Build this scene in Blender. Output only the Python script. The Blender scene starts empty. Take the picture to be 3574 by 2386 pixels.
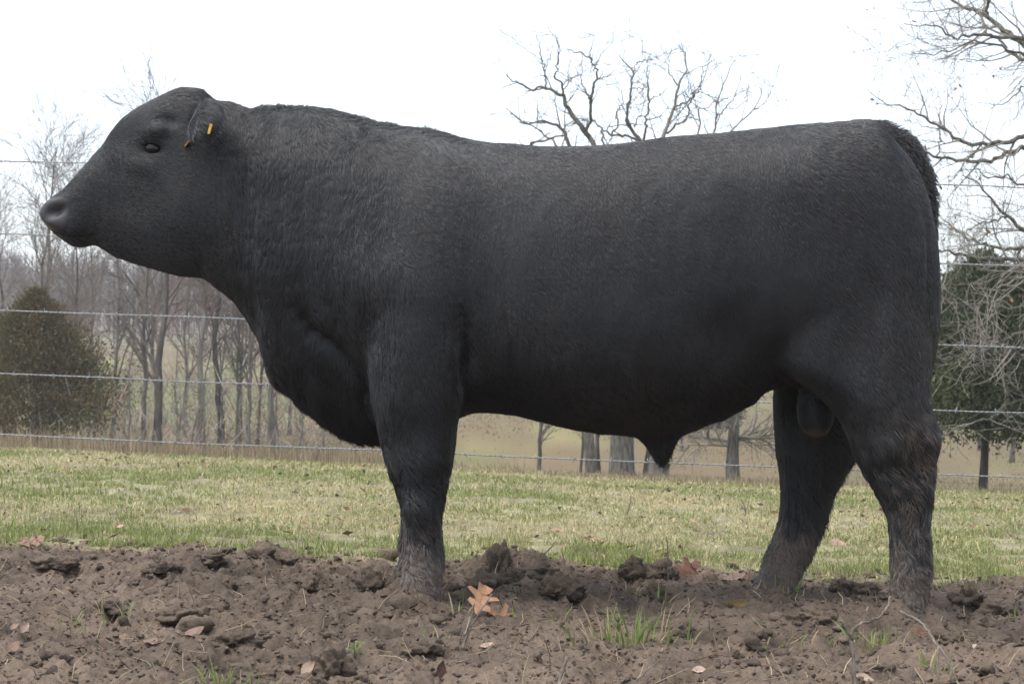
import bpy, math, random
import numpy as np
from mathutils import Vector

scene = bpy.context.scene
COL = scene.collection
rng = np.random.default_rng(7)
random.seed(7)

# ---------------------------------------------------------------- camera
SW, SH = 3574.0, 2386.0            # photograph size; pixel measurements below are in these
FPX = 6527.0                       # focal length in photograph pixels
CAM = np.array([0.0, -6.0, 0.73])
PITCH = math.atan(100.0 / FPX)     # horizon lies 100 px below the middle of the picture
cam_data = bpy.data.cameras.new('camera')
cam_data.sensor_width = 36.0
cam_data.lens = 36.0 * FPX / SW
cam_data.clip_start = 0.05
cam_data.clip_end = 5000.0
cam_data.dof.use_dof = True
cam_data.dof.focus_distance = 5.75
cam_data.dof.aperture_fstop = 13.0
cam = bpy.data.objects.new('camera', cam_data)
COL.objects.link(cam)
cam.location = CAM
cam.rotation_euler = (math.pi / 2 + PITCH, 0, 0)
scene.camera = cam

# ---------------------------------------------------------------- light: bright overcast
SUN_EL, SUN_AZ = math.radians(72), math.radians(-115)   # azimuth clockwise from +Y (north)
world = bpy.data.worlds.new('World')
scene.world = world
world.use_nodes = True
wn, wl = world.node_tree.nodes, world.node_tree.links
wn.clear()
sky = wn.new('ShaderNodeTexSky')
sky.sky_type = 'NISHITA'
sky.sun_disc = False
sky.sun_elevation = SUN_EL
sky.sun_rotation = SUN_AZ
sky.air_density = 1.0
sky.dust_density = 1.2
sky.ozone_density = 1.0
hsv = wn.new('ShaderNodeHueSaturation')
hsv.inputs['Saturation'].default_value = 0.5
bg = wn.new('ShaderNodeBackground')
bg.inputs['Strength'].default_value = 0.11
wo = wn.new('ShaderNodeOutputWorld')
wl.new(sky.outputs[0], hsv.inputs['Color'])
wl.new(hsv.outputs[0], bg.inputs['Color'])
wl.new(bg.outputs[0], wo.inputs['Surface'])
sun_data = bpy.data.lights.new('sun', 'SUN')
sun_data.energy = 1.3
sun_data.angle = math.radians(60)
sun_data.color = (1.0, 0.96, 0.9)
sun = bpy.data.objects.new('sun', sun_data)
COL.objects.link(sun)
sd = Vector((math.sin(SUN_AZ) * math.cos(SUN_EL), math.cos(SUN_AZ) * math.cos(SUN_EL), math.sin(SUN_EL)))
sun.rotation_euler = (-sd).to_track_quat('-Z', 'Y').to_euler()
scene.view_settings.view_transform = 'Standard'
scene.view_settings.look = 'None'
scene.view_settings.exposure = 1.65
scene.view_settings.gamma = 1.0
scene.render.engine = 'CYCLES'
scene.cycles.use_denoising = True
scene.cycles.max_bounces = 6
scene.cycles.diffuse_bounces = 3
scene.cycles.glossy_bounces = 2
scene.cycles.transparent_max_bounces = 8
scene.cycles_curves.shape = 'RIBBONS'
scene.cycles_curves.subdivisions = 2

# ---------------------------------------------------------------- helpers
def px(sx, sy, Y=None, D=None):
    """photograph pixel -> point on the plane y = Y (or at depth D from the camera)"""
    if Y is None:
        Y = D + CAM[1]
    sx = np.asarray(sx, float); sy = np.asarray(sy, float); Y = np.asarray(Y, float)
    u = (sx - SW / 2) / FPX
    v = -(sy - SH / 2) / FPX
    c, s = math.cos(PITCH), math.sin(PITCH)
    dx, dy, dz = u, c - v * s, v * c + s
    t = (Y - CAM[1]) / dy
    return np.stack([CAM[0] + dx * t, CAM[1] + dy * t, CAM[2] + dz * t], -1)

def topx(p):
    """point(s) -> photograph pixel"""
    q = np.asarray(p, float) - CAM
    c, s = math.cos(PITCH), math.sin(PITCH)
    f = q[..., 1] * c + q[..., 2] * s
    up = -q[..., 1] * s + q[..., 2] * c
    return SW / 2 + FPX * q[..., 0] / f, SH / 2 - FPX * up / f

_perm = np.random.default_rng(3).permutation(256)
_perm = np.concatenate([_perm, _perm, _perm])
_val = np.random.default_rng(4).uniform(-1, 1, 256)
def noise3(x, y, z=0.0):
    x, y, z = np.broadcast_arrays(np.asarray(x, float), np.asarray(y, float), np.asarray(z, float))
    xi, yi, zi = np.floor(x).astype(int), np.floor(y).astype(int), np.floor(z).astype(int)
    fx, fy, fz = x - xi, y - yi, z - zi
    fx = fx * fx * fx * (fx * (fx * 6 - 15) + 10); fy = fy * fy * fy * (fy * (fy * 6 - 15) + 10); fz = fz * fz * (3 - 2 * fz)
    xi &= 255; yi &= 255; zi &= 255
    def g(a, b, c):
        return _val[_perm[_perm[_perm[(xi + a) & 255] + ((yi + b) & 255)] + ((zi + c) & 255)]]
    x00 = g(0, 0, 0) * (1 - fx) + g(1, 0, 0) * fx
    x10 = g(0, 1, 0) * (1 - fx) + g(1, 1, 0) * fx
    x01 = g(0, 0, 1) * (1 - fx) + g(1, 0, 1) * fx
    x11 = g(0, 1, 1) * (1 - fx) + g(1, 1, 1) * fx
    return (x00 * (1 - fy) + x10 * fy) * (1 - fz) + (x01 * (1 - fy) + x11 * fy) * fz
def fbm(x, y, z=0.0, o=4):
    r, a, f = 0, 1.0, 1.0
    for i in range(o):
        r = r + a * noise3(x * f + 17.3 * i, y * f + 5.1 * i, z * f + 3.7 * i)
        a *= 0.5; f *= 2.03
    return r
def sstep(a, b, x):
    t = np.clip((x - a) / (b - a), 0, 1)
    return t * t * (3 - 2 * t)

def mesh_np(name, verts, tris=None, quads=None, smooth=True):
    me = bpy.data.meshes.new(name)
    verts = np.asarray(verts, np.float32)
    nt = 0 if tris is None else len(tris)
    nq = 0 if quads is None else len(quads)
    me.vertices.add(len(verts)); me.vertices.foreach_set('co', verts.ravel())
    loops, starts, tot = [], [], 0
    if nt:
        loops.append(np.asarray(tris, np.int32).ravel()); starts.append(np.arange(nt) * 3)
    if nq:
        loops.append(np.asarray(quads, np.int32).ravel()); starts.append(nt * 3 + np.arange(nq) * 4)
    loops = np.concatenate(loops); starts = np.concatenate(starts).astype(np.int32)
    me.loops.add(len(loops)); me.loops.foreach_set('vertex_index', loops)
    me.polygons.add(nt + nq); me.polygons.foreach_set('loop_start', starts)
    me.update(calc_edges=True)
    me.polygons.foreach_set('use_smooth', np.full(nt + nq, smooth))
    me.validate()
    return me

def vcol(me, name, arr):
    a = me.attributes.new(name, 'FLOAT_COLOR', 'POINT')
    arr = np.asarray(arr, np.float32)
    if arr.shape[1] == 3:
        arr = np.concatenate([arr, np.ones((len(arr), 1), np.float32)], 1)
    a.data.foreach_set('color', arr.ravel())

def link(name, data, mat=None, parent=None, label=None, cat=None, group=None, kind=None, loc=None):
    o = bpy.data.objects.new(name, data)
    COL.objects.link(o)
    if mat is not None and data is not None:
        data.materials.append(mat)
    if parent is not None:
        o.parent = parent
    if loc is not None:
        o.location = loc
    for k, v in (('label', label), ('category', cat), ('group', group), ('kind', kind)):
        if v:
            o[k] = v
    return o

class Geo:
    """collects vertices / faces / colours for one mesh"""
    def __init__(s):
        s.v, s.t, s.q, s.c, s.n = [], [], [], [], 0
    def add(s, v, t=None, q=None, c=None):
        v = np.asarray(v, float)
        s.v.append(v)
        if t is not None and len(t): s.t.append(np.asarray(t) + s.n)
        if q is not None and len(q): s.q.append(np.asarray(q) + s.n)
        if c is not None:
            c = np.asarray(c, float)
            s.c.append(np.broadcast_to(c, (len(v), 3)))
        s.n += len(v)
    def mesh(s, name, smooth=True):
        me = mesh_np(name, np.concatenate(s.v), np.concatenate(s.t) if s.t else None, np.concatenate(s.q) if s.q else None, smooth)
        if s.c: vcol(me, 'col', np.concatenate(s.c))
        return me

def frames(pts):
    """parallel-ish frame along a polyline"""
    pts = np.asarray(pts, float)
    tan = np.gradient(pts, axis=0)
    tan /= np.linalg.norm(tan, axis=1, keepdims=True) + 1e-12
    ref = np.array([0.31, 0.87, 0.21]) if abs(tan[0] @ np.array([0, 1, 0])) < 0.8 else np.array([1.0, 0.1, 0.2])
    a = ref - tan * (tan @ ref)[:, None]
    a /= np.linalg.norm(a, axis=1, keepdims=True) + 1e-12
    return tan, a, np.cross(tan, a)
def tube(geo, pts, rad, k=5, col=None, cap=True):
    pts = np.asarray(pts, float); n = len(pts)
    rad = np.broadcast_to(np.asarray(rad, float), (n,))
    tan, a, b = frames(pts)
    th = np.arange(k) * 2 * np.pi / k
    ring = pts[:, None] + rad[:, None, None] * (np.cos(th)[None, :, None] * a[:, None] + np.sin(th)[None, :, None] * b[:, None])
    i = np.arange(n - 1)[:, None] * k; j = np.arange(k)[None]; j2 = (j + 1) % k
    q = np.stack([i + j, i + j2, i + k + j2, i + k + j], -1).reshape(-1, 4)
    v = ring.reshape(-1, 3); t = None
    if cap:
        v = np.concatenate([v, pts[:1], pts[-1:]])
        jj = np.arange(k)
        t = np.concatenate([np.stack([np.full(k, n * k), (jj + 1) % k, jj], -1),
                            np.stack([np.full(k, n * k + 1), (n - 1) * k + jj, (n - 1) * k + (jj + 1) % k], -1)])
    geo.add(v, t, q, col)
def loft(geo, rings):
    """closed loft through rings (m, k, 3), end caps as fans"""
    rings = np.asarray(rings, float); m, k, _ = rings.shape
    i = np.arange(m - 1)[:, None] * k; j = np.arange(k)[None]; j2 = (j + 1) % k
    q = np.stack([i + j, i + j2, i + k + j2, i + k + j], -1).reshape(-1, 4)
    v = np.concatenate([rings.reshape(-1, 3), rings[:1].mean(1), rings[-1:].mean(1)])
    jj = np.arange(k)
    t = np.concatenate([np.stack([np.full(k, m * k), (jj + 1) % k, jj], -1),
                        np.stack([np.full(k, m * k + 1), (m - 1) * k + jj, (m - 1) * k + (jj + 1) % k], -1)])
    geo.add(v, t, q)
def resample(pts, n):
    pts = np.asarray(pts, float)
    s = np.concatenate([[0], np.cumsum(np.linalg.norm(np.diff(pts, axis=0), axis=1))])
    u = np.linspace(0, s[-1], n)
    return np.stack([np.interp(u, s, pts[:, i]) for i in range(pts.shape[1])], -1)
def smooth1(a, w):
    k = np.exp(-0.5 * (np.arange(-3 * w, 3 * w + 1) / w) ** 2); k /= k.sum()
    return np.convolve(np.pad(a, 3 * w, mode='edge'), k, 'valid')

# ---------------------------------------------------------------- materials
def new_mat(name):
    m = bpy.data.materials.new(name); m.use_nodes = True
    nt = m.node_tree
    return m, nt.nodes, nt.links, nt.nodes['Principled BSDF']
def mat_simple(name, col, rough=0.8, spec=0.3, noise_scale=None, var=0.25, bump=0.0, metallic=0.0):
    m, N, L, b = new_mat(name)
    b.inputs['Roughness'].default_value = rough
    b.inputs['Specular IOR Level'].default_value = spec
    b.inputs['Metallic'].default_value = metallic
    b.inputs['Base Color'].default_value = (*col, 1)
    if noise_scale:
        tc = N.new('ShaderNodeTexCoord'); n = N.new('ShaderNodeTexNoise')
        n.inputs['Scale'].default_value = noise_scale; n.inputs['Detail'].default_value = 5
        L.new(tc.outputs['Object'], n.inputs['Vector'])
        r = N.new('ShaderNodeMapRange'); r.inputs['From Min'].default_value = 0.25; r.inputs['From Max'].default_value = 0.75
        r.inputs['To Min'].default_value = 1 - var; r.inputs['To Max'].default_value = 1 + var
        L.new(n.outputs['Fac'], r.inputs['Value'])
        v = N.new('ShaderNodeVectorMath'); v.operation = 'SCALE'; v.inputs[0].default_value = col
        L.new(r.outputs[0], v.inputs['Scale']); L.new(v.outputs[0], b.inputs['Base Color'])
        if bump:
            bp = N.new('ShaderNodeBump'); bp.inputs['Strength'].default_value = bump; bp.inputs['Distance'].default_value = 0.01
            L.new(n.outputs['Fac'], bp.inputs['Height']); L.new(bp.outputs[0], b.inputs['Normal'])
    return m
def mat_attr(name, rough=0.8, spec=0.2, attr='col', bump_scale=None, bump=0.3, trans=0.0):
    m, N, L, b = new_mat(name)
    a = N.new('ShaderNodeAttribute'); a.attribute_name = attr
    b.inputs['Roughness'].default_value = rough
    b.inputs['Specular IOR Level'].default_value = spec
    L.new(a.outputs['Color'], b.inputs['Base Color'])
    if bump_scale:
        tc = N.new('ShaderNodeTexCoord'); n = N.new('ShaderNodeTexNoise')
        n.inputs['Scale'].default_value = bump_scale; n.inputs['Detail'].default_value = 6; n.inputs['Roughness'].default_value = 0.65
        L.new(tc.outputs['Object'], n.inputs['Vector'])
        bp = N.new('ShaderNodeBump'); bp.inputs['Strength'].default_value = bump; bp.inputs['Distance'].default_value = 0.01
        L.new(n.outputs['Fac'], bp.inputs['Height']); L.new(bp.outputs[0], b.inputs['Normal'])
        r = N.new('ShaderNodeMapRange'); r.inputs['From Min'].default_value = 0.25; r.inputs['From Max'].default_value = 0.75
        r.inputs['To Min'].default_value = 0.7; r.inputs['To Max'].default_value = 1.3
        L.new(n.outputs['Fac'], r.inputs['Value'])
        v = N.new('ShaderNodeVectorMath'); v.operation = 'SCALE'
        L.new(a.outputs['Color'], v.inputs[0]); L.new(r.outputs[0], v.inputs['Scale']); L.new(v.outputs[0], b.inputs['Base Color'])
    if trans:
        t = N.new('ShaderNodeBsdfTranslucent'); mx = N.new('ShaderNodeMixShader'); mx.inputs[0].default_value = trans
        L.new(a.outputs['Color'], t.inputs['Color'])
        L.new(b.outputs[0], mx.inputs[1]); L.new(t.outputs[0], mx.inputs[2])
        L.new(mx.outputs[0], N['Material Output'].inputs['Surface'])
    return m
# ---------------------------------------------------------------- ground
PD = [-200, 8, 13, 18, 24, 30, 45, 60, 100, 150, 200, 300, 380, 520, 900, 3000]
PZ = [0.0, 0.0, -0.08, -0.27, -0.55, -0.93, -1.95, -2.0, -1.3, 0.2, 2.2, 10.5, 13.5, 13.0, 8.0, 0.0]
_dd = np.linspace(-200, 3000, 16001)
_pz = smooth1(np.interp(_dd, PD, PZ), 8)
def mud_edge(x):
    return 1.0 + 0.14 * noise3(x * 1.3, 4.2) + 0.12 * noise3(x * 4.1, 9.7)
def mud_mask(x, y):
    return 1 - sstep(-0.07, 0.09, y - mud_edge(x) + 0.12 * noise3(x * 11, y * 11))
HUMPS = [  # sx, sy, Y, height, radius: heaps of churned mud
    (1738, 1985, 0.62, 0.02, 0.09), (1700, 2010, 0.55, 0.02, 0.12), (1860, 2000, 0.60, 0.035, 0.14),
    (905, 1960, 0.85, 0.03, 0.10), (980, 1960, 0.82, 0.02, 0.08), (2215, 1990, 0.62, 0.025, 0.08), (2320, 2000, 0.6, 0.02, 0.08),
    (120, 1940, 0.8, 0.01, 0.35), (700, 1990, 0.6, 0.02, 0.25),
    (1425, 2070, -0.22, 0.055, 0.13), (1370, 2010, 0.2, 0.03, 0.10), (3170, 2140, -0.24, 0.05, 0.15),
    (2690, 2085, 0.22, 0.03, 0.13), (3330, 2080, 0.25, 0.05, 0.12), (3000, 2060, 0.35, 0.03, 0.14)]
_hump = [(px(a, b, c)[0], c, h, r) for a, b, c, h, r in HUMPS]
def ground_base(x, y):
    d = y - CAM[1]
    tilt = 0.042 + 0.013 * sstep(7, 18, d)
    z = np.interp(d, _dd, _pz) - tilt * 8.0 * np.tanh(x / 8.0)
    far = sstep(60, 200, d)
    z = z + far * (-0.018 * np.clip(x, -250, 250) * sstep(120, 330, d) + 2.0 * noise3(x / 70, y / 70, 1.5))
    z = z + sstep(14, 40, d) * 0.16 * noise3(x / 5, y / 5, 2.2) + sstep(35, 70, d) * (1 - sstep(150, 220, d)) * 0.9 * noise3(x / 17 + 3, y / 30, 5.1)
    return z
def ground_z(x, y):
    x = np.asarray(x, float); y = np.asarray(y, float)
    z = ground_base(x, y)
    d = y - CAM[1]
    near = 1 - sstep(14, 24, d)
    mm = mud_mask(x, y) * sstep(-60, -8, y) if False else mud_mask(x, y)
    wx = x + 0.05 * noise3(x * 6, y * 6, 7); wy = y + 0.05 * noise3(x * 6, y * 6, 8)
    bil = lambda f, o: 1 - np.abs(noise3(wx * f + o, wy * f - o, o)) * 1.6
    mud = 0.034 * noise3(x * 2.1, y * 2.1, 1) + 0.024 * bil(5.0, 3) + 0.036 * bil(11, 5) * (0.5 + 0.5 * noise3(x * 2.7, y * 2.7, 4)) \
        + 0.018 * bil(24, 9) * (.6 + .8 * np.abs(noise3(x * 4.1, y * 4.1, 12))) + 0.010 * bil(43, 2) + 0.0055 * noise3(x * 88, y * 88, 3)
    mud = (mud - 0.026) * 0.95
    for hx, hy, h, r in _hump:
        rr = ((x - hx) ** 2 + (y - hy) ** 2) / r ** 2
        mud = mud + h * np.exp(-rr) * (1 + 0.5 * noise3(x * 22, y * 22, 6))
    turf = 0.010 * noise3(x * 3, y * 3, 5) + 0.012 * noise3(x * 9, y * 9, 6)
    nearm = sstep(-14, -7, y)
    return z + near * (mm * mud * (0.4 + 0.6 * nearm) + (1 - mm) * turf)

def graded(lo, hi, step, out_lo, out_hi, g):
    core = list(np.arange(lo, hi + step / 2, step))
    a, s = core[-1], step
    while a < out_hi:
        s *= g; a += s; core.append(a)
    a, s = core[0], step; pre = []
    while a > out_lo:
        s *= g; a -= s; pre.append(a)
    return np.array(pre[::-1] + core)
gx = graded(-2.15, 2.15, 0.0092, -900, 900, 1.085)
gy = graded(-2.1, 1.3, 0.0092, -60, 2600, 1.075)
GX, GY = np.meshgrid(gx, gy)
GZ = ground_z(GX, GY)
nx, ny = len(gx), len(gy)
ii = np.arange(nx * ny).reshape(ny, nx)
q = np.stack([ii[:-1, :-1], ii[:-1, 1:], ii[1:, 1:], ii[1:, :-1]], -1).reshape(-1, 4)
gme = mesh_np('ground', np.stack([GX, GY, GZ], -1).reshape(-1, 3), None, q)
X, Y = GX.ravel(), GY.ravel(); Dd = Y - CAM[1]
mm = mud_mask(X, Y)[:, None]
n1 = fbm(X * 3, Y * 3, 1)[:, None]; n2 = fbm(X * 0.5, Y * 0.5, 2)[:, None]; n3 = fbm(X * 25, Y * 25, 2, 3)[:, None]
mudc = np.array([0.128, 0.095, 0.069]) * (1 + 0.30 * n1 + 0.22 * n3)
mudc = mudc * (1 + 0.12 * n2 * np.array([1.0, 0.9, 0.7]))
soil = np.array([0.20, 0.18, 0.10]) * (1 + 0.3 * n1 + 0.3 * n3)
straw = np.array([0.215, 0.178, 0.072]); green = np.array([0.115, 0.142, 0.040]); rust = np.array([0.13, 0.088, 0.048])
f1 = np.clip(0.5 + 0.9 * fbm(X / 6, Y / 16, 3) + 0.25 * fbm(X * .9, Y * .6, 13), 0, 1)[:, None]
f2 = np.clip(0.5 + 1.1 * fbm(X / 9, Y / 24, 6) + 0.4 * fbm(X * .7, Y * .4, 23), 0, 1)[:, None]
past = straw * (1 - f1) + green * f1
past = past * (1 - 0.8 * f2 ** 2) + rust * 0.8 * f2 ** 2
wood = np.array([0.17, 0.135, 0.105]) * (1 + 0.2 * n2)
fw = sstep(185, 250, Dd + 25 * noise3(X / 60, 2))[:, None]
past = past * (1 - fw) + wood * fw
tf = sstep(10, 22, Dd)[:, None]
gc = soil * (1 - tf) + past * tf
gc = mudc * mm + gc * (1 - mm)
vcol(gme, 'col', np.clip(gc, 0.005, 0.9))
gmat = mat_attr('earth', rough=0.85, spec=0.3, bump_scale=90, bump=1.0)
ground = link('ground', gme, gmat, kind='structure', label='churned brown mud giving way to green pasture and far hillside', cat='ground')
# ---------------------------------------------------------------- bull
TOP = [(146, 743), (152, 728), (163, 714), (190, 688), (224, 665), (247, 640), (268, 613), (307, 571), (335, 534), (360, 513), (376, 483),
       (402, 445), (429, 414), (460, 392), (500, 368), (551, 344), (610, 313), (640, 307), (689, 310), (712, 321), (730, 336), (753, 354), (786, 354),
       (811, 360), (857, 384), (883, 384), (910, 374), (985, 372), (1106, 374), (1162, 388), (1226, 405), (1281, 420), (1345, 436), (1417, 447),
       (1498, 457), (1558, 471), (1609, 485), (1681, 498), (1737, 505), (1800, 509), (1887, 515), (2004, 516), (2121, 512), (2168, 507), (2262, 495),
       (2356, 482), (2496, 472), (2637, 458), (2800, 444), (2950, 432), (3030, 424), (3060, 445), (3102, 497), (3151, 552), (3182, 599), (3204, 648),
       (3227, 737), (3240, 800), (3247, 840)]
BOT = [(146, 755), (152, 770), (159, 781), (180, 806), (211, 829), (238, 850), (257, 860), (288, 861), (314, 853), (333, 854), (374, 880), (393, 893),
       (459, 918), (541, 941), (612, 961), (648, 967), (699, 968), (719, 976), (742, 997), (770, 1016), (793, 1035), (819, 1055), (832, 1073), (857, 1104),
       (877, 1140), (899, 1176), (915, 1218), (926, 1268), (938, 1302), (953, 1333), (968, 1354), (1003, 1371), (1018, 1383), (1041, 1416), (1064, 1430),
       (1095, 1453), (1106, 1472), (1137, 1488), (1171, 1514), (1213, 1535), (1259, 1547), (1294, 1549), (1332, 1547), (1420, 1535), (1500, 1500),
       (1602, 1455), (1636, 1442), (1690, 1437), (1779, 1445), (1881, 1468), (1983, 1491), (2086, 1506), (2201, 1515), (2290, 1516), (2378, 1512),
       (2426, 1495), (2528, 1457), (2596, 1423), (2631, 1403), (2658, 1374), (2691, 1352), (2800, 1345), (2950, 1370), (3100, 1400), (3200, 1380), (3247, 1250)]
#  sx: half width (m), height of widest point (0 bottom .. 1 top), upper exponent, lower exponent
SEC = np.array([
    (146, .050, .50, 2.3, 2.2), (156, .072, .50, 2.5, 2.3), (180, .088, .48, 2.6, 2.3), (230, .096, .45, 2.6, 2.2), (300, .094, .45, 2.5, 2.1), (360, .092, .50, 2.5, 2.0),
    (430, .104, .55, 2.6, 1.9), (500, .124, .62, 2.7, 1.9), (560, .138, .62, 2.7, 1.9), (640, .142, .56, 2.3, 2.0), (720, .150, .50, 2.0, 2.0),
    (800, .165, .50, 1.9, 1.9), (900, .190, .52, 1.8, 1.8), (1000, .220, .52, 1.8, 1.7), (1100, .250, .54, 1.85, 1.55), (1200, .280, .55, 1.9, 1.5),
    (1300, .305, .55, 1.95, 1.5), (1400, .325, .53, 2.0, 1.6), (1500, .338, .50, 2.05, 1.8), (1600, .342, .48, 2.1, 1.95), (1700, .352, .46, 2.2, 2.05), (1850, .372, .44, 2.25, 2.1),
    (2000, .388, .43, 2.3, 2.1), (2200, .392, .43, 2.35, 2.1), (2400, .378, .45, 2.4, 2.0), (2600, .358, .50, 2.5, 2.0), (2800, .352, .52, 2.6, 2.5), (2950, .342, .52, 2.6, 2.9),
    (3080, .318, .50, 2.5, 2.9), (3160, .285, .48, 2.4, 2.6), (3220, .225, .48, 2.3, 2.2), (3240, .170, .5, 2.2, 2.2), (3247, .12, .5, 2.2, 2.2)])
def body_loft(geo):
    st = np.concatenate([np.linspace(146, 200, 16, endpoint=False), np.linspace(200, 3160, 230, endpoint=False), np.linspace(3160, 3247, 24)])
    top = np.interp(st, *np.array(TOP).T); bot = np.interp(st, *np.array(BOT).T)
    W, M, PU, PL = [np.interp(st, SEC[:, 0], SEC[:, i]) for i in (1, 2, 3, 4)]
    th = np.linspace(0, 2 * np.pi, 72, endpoint=False)
    rings = []
    for i in range(len(st)):
        zt, zb = px(st[i], top[i], 0)[2], px(st[i], bot[i], 0)[2]
        zm = zb + (zt - zb) * M[i]
        c, s = np.cos(th), np.sin(th)
        p = np.where(s > 0, PU[i], PL[i])
        y = W[i] * np.sign(c) * np.abs(c) ** (2 / p)
        z = np.where(s > 0, zm + (zt - zm) * np.abs(s) ** (2 / p), zm - (zm - zb) * np.abs(s) ** (2 / p))
        rings.append(np.stack([np.full_like(y, px(st[i], 1200, 0)[0]), y, z], -1))
    loft(geo, rings)
def leg_loft(geo, rows, exp=2.2, n=60, slim=9.0):
    """rows: (sy, x_front, x_rear, y_centre, y_half)"""
    r = np.array(rows, float)
    sy = np.linspace(r[0, 0], r[-1, 0], n)
    xf, xr, yc, hw = [smooth1(np.interp(sy, r[:, 0], r[:, i]), 1) for i in (1, 2, 3, 4)]
    hair = slim * sstep(1500, 1700, sy); xf = xf + hair; xr = xr - hair; hw = hw - hair / 1088
    th = np.linspace(0, 2 * np.pi, 40, endpoint=False)
    c, s = np.cos(th), np.sin(th)
    ce = np.sign(c) * np.abs(c) ** (2 / exp); se = np.sign(s) * np.abs(s) ** (2 / exp)
    rings = []
    for i in range(n):
        a, b = px(xf[i], sy[i], yc[i]), px(xr[i], sy[i], yc[i])
        m = (a + b) / 2; h = (b[0] - a[0]) / 2
        rings.append(np.stack([m[0] + h * ce, m[1] + hw[i] * se, np.full_like(c, m[2])], -1))
    loft(geo, rings[::-1])
NEAR_HIND = [(700, 2820, 3150, -.16, .10), (820, 2760, 3205, -.18, .125), (950, 2710, 3232, -.185, .142), (1100, 2690, 3243, -.192, .146), (1250, 2715, 3247, -.20, .146), (1320, 2770, 3240, -.207, .144), (1380, 2860, 3236, -.215, .138),
    (1450, 2925, 3248, -.225, .128), (1500, 2952, 3270, -.23, .120), (1530, 2965, 3276, -.23, .115), (1589, 2985, 3260, -.235, .105), (1650, 3015, 3259, -.235, .097), (1729, 3062, 3255, -.24, .088),
    (1800, 3092, 3250, -.24, .080), (1900, 3104, 3247, -.24, .076), (1980, 3106, 3253, -.24, .078), (2050, 3104, 3248, -.24, .082), (2100, 3096, 3238, -.24, .086), (2180, 3080, 3235, -.24, .09)]
FAR_HIND = [(900, 2780, 3200, .19, .10), (1100, 2720, 3200, .205, .155), (1250, 2705, 3160, .21, .15), (1353, 2700, 3110, .215, .140), (1455, 2703, 3050, .22, .125), (1583, 2714, 2995, .225, .108), (1659, 2721, 2948, .23, .095),
    (1740, 2724, 2908, .23, .085), (1812, 2718, 2885, .23, .080), (1863, 2706, 2864, .23, .078), (1921, 2681, 2834, .23, .076), (1972, 2656, 2812, .23, .078), (2023, 2636, 2798, .23, .082),
    (2061, 2608, 2788, .23, .086), (2130, 2600, 2785, .23, .09)]
NEAR_FORE = [(850, 1400, 1560, -.19, .08), (1050, 1335, 1612, -.20, .118), (1250, 1286, 1620, -.207, .132), (1400, 1300, 1612, -.215, .132), (1467, 1314, 1597, -.215, .122), (1550, 1331, 1590, -.215, .108), (1614, 1347, 1577, -.215, .100),
    (1690, 1369, 1564, -.215, .090), (1748, 1395, 1550, -.215, .082), (1793, 1404, 1543, -.215, .078), (1873, 1407, 1545, -.215, .072), (1949, 1407, 1550, -.215, .074), (1990, 1402, 1550, -.215, .078),
    (2035, 1386, 1548, -.215, .084), (2110, 1382, 1548, -.215, .088)]
FAR_FORE = [(1000, 1420, 1560, .20, .10), (1250, 1330, 1600, .21, .130), (1400, 1335, 1590, .215, .125), (1550, 1348, 1565, .215, .105), (1690, 1382, 1545, .215, .088), (1748, 1400, 1530, .215, .082), (1815, 1402, 1524, .215, .076),
    (1882, 1391, 1520, .215, .073), (1950, 1388, 1520, .215, .075), (1985, 1374, 1518, .215, .080), (2060, 1368, 1518, .215, .085)]
SHEATH = [(1440, 2140, 2440, 0, .09), (1490, 2180, 2415, 0, .075), (1520, 2212, 2374, 0, .055), (1550, 2250, 2354, 0, .040), (1580, 2274, 2339, 0, .030), (1600, 2290, 2325, 0, .022), (1608, 2300, 2316, 0, .012)]
SCROTUM = [(1280, 2810, 2900, -.03, .05), (1360, 2792, 2904, -.03, .060), (1430, 2782, 2912, -.03, .066), (1470, 2785, 2910, -.03, .064), (1500, 2800, 2900, -.03, .055), (1520, 2822, 2880, -.03, .035), (1530, 2842, 2862, -.03, .012)]
TAIL = [(2960, 470, 46), (3020, 466, 52), (3080, 474, 52), (3140, 502, 50), (3185, 550, 46), (3214, 612, 44), (3234, 690, 34), (3244, 780, 24), (3249, 900, 20), (3248, 1000, 19), (3242, 1100, 18), (3237, 1220, 18), (3232, 1300, 22), (3226, 1390, 16)]

bgeo = Geo()
body_loft(bgeo)
leg_loft(bgeo, NEAR_HIND); leg_loft(bgeo, FAR_HIND); leg_loft(bgeo, NEAR_FORE); leg_loft(bgeo, FAR_FORE)
leg_loft(bgeo, SHEATH, 2.0, slim=0); leg_loft(bgeo, SCROTUM, 2.0, slim=0)
tl = np.array(TAIL, float)
tp = px(tl[:, 0], tl[:, 1], 0.0); tr = resample(np.column_stack([tp, tl[:, 2] / 1088]), 60)
tube(bgeo, tr[:, :3], tr[:, 3], 16)
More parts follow.
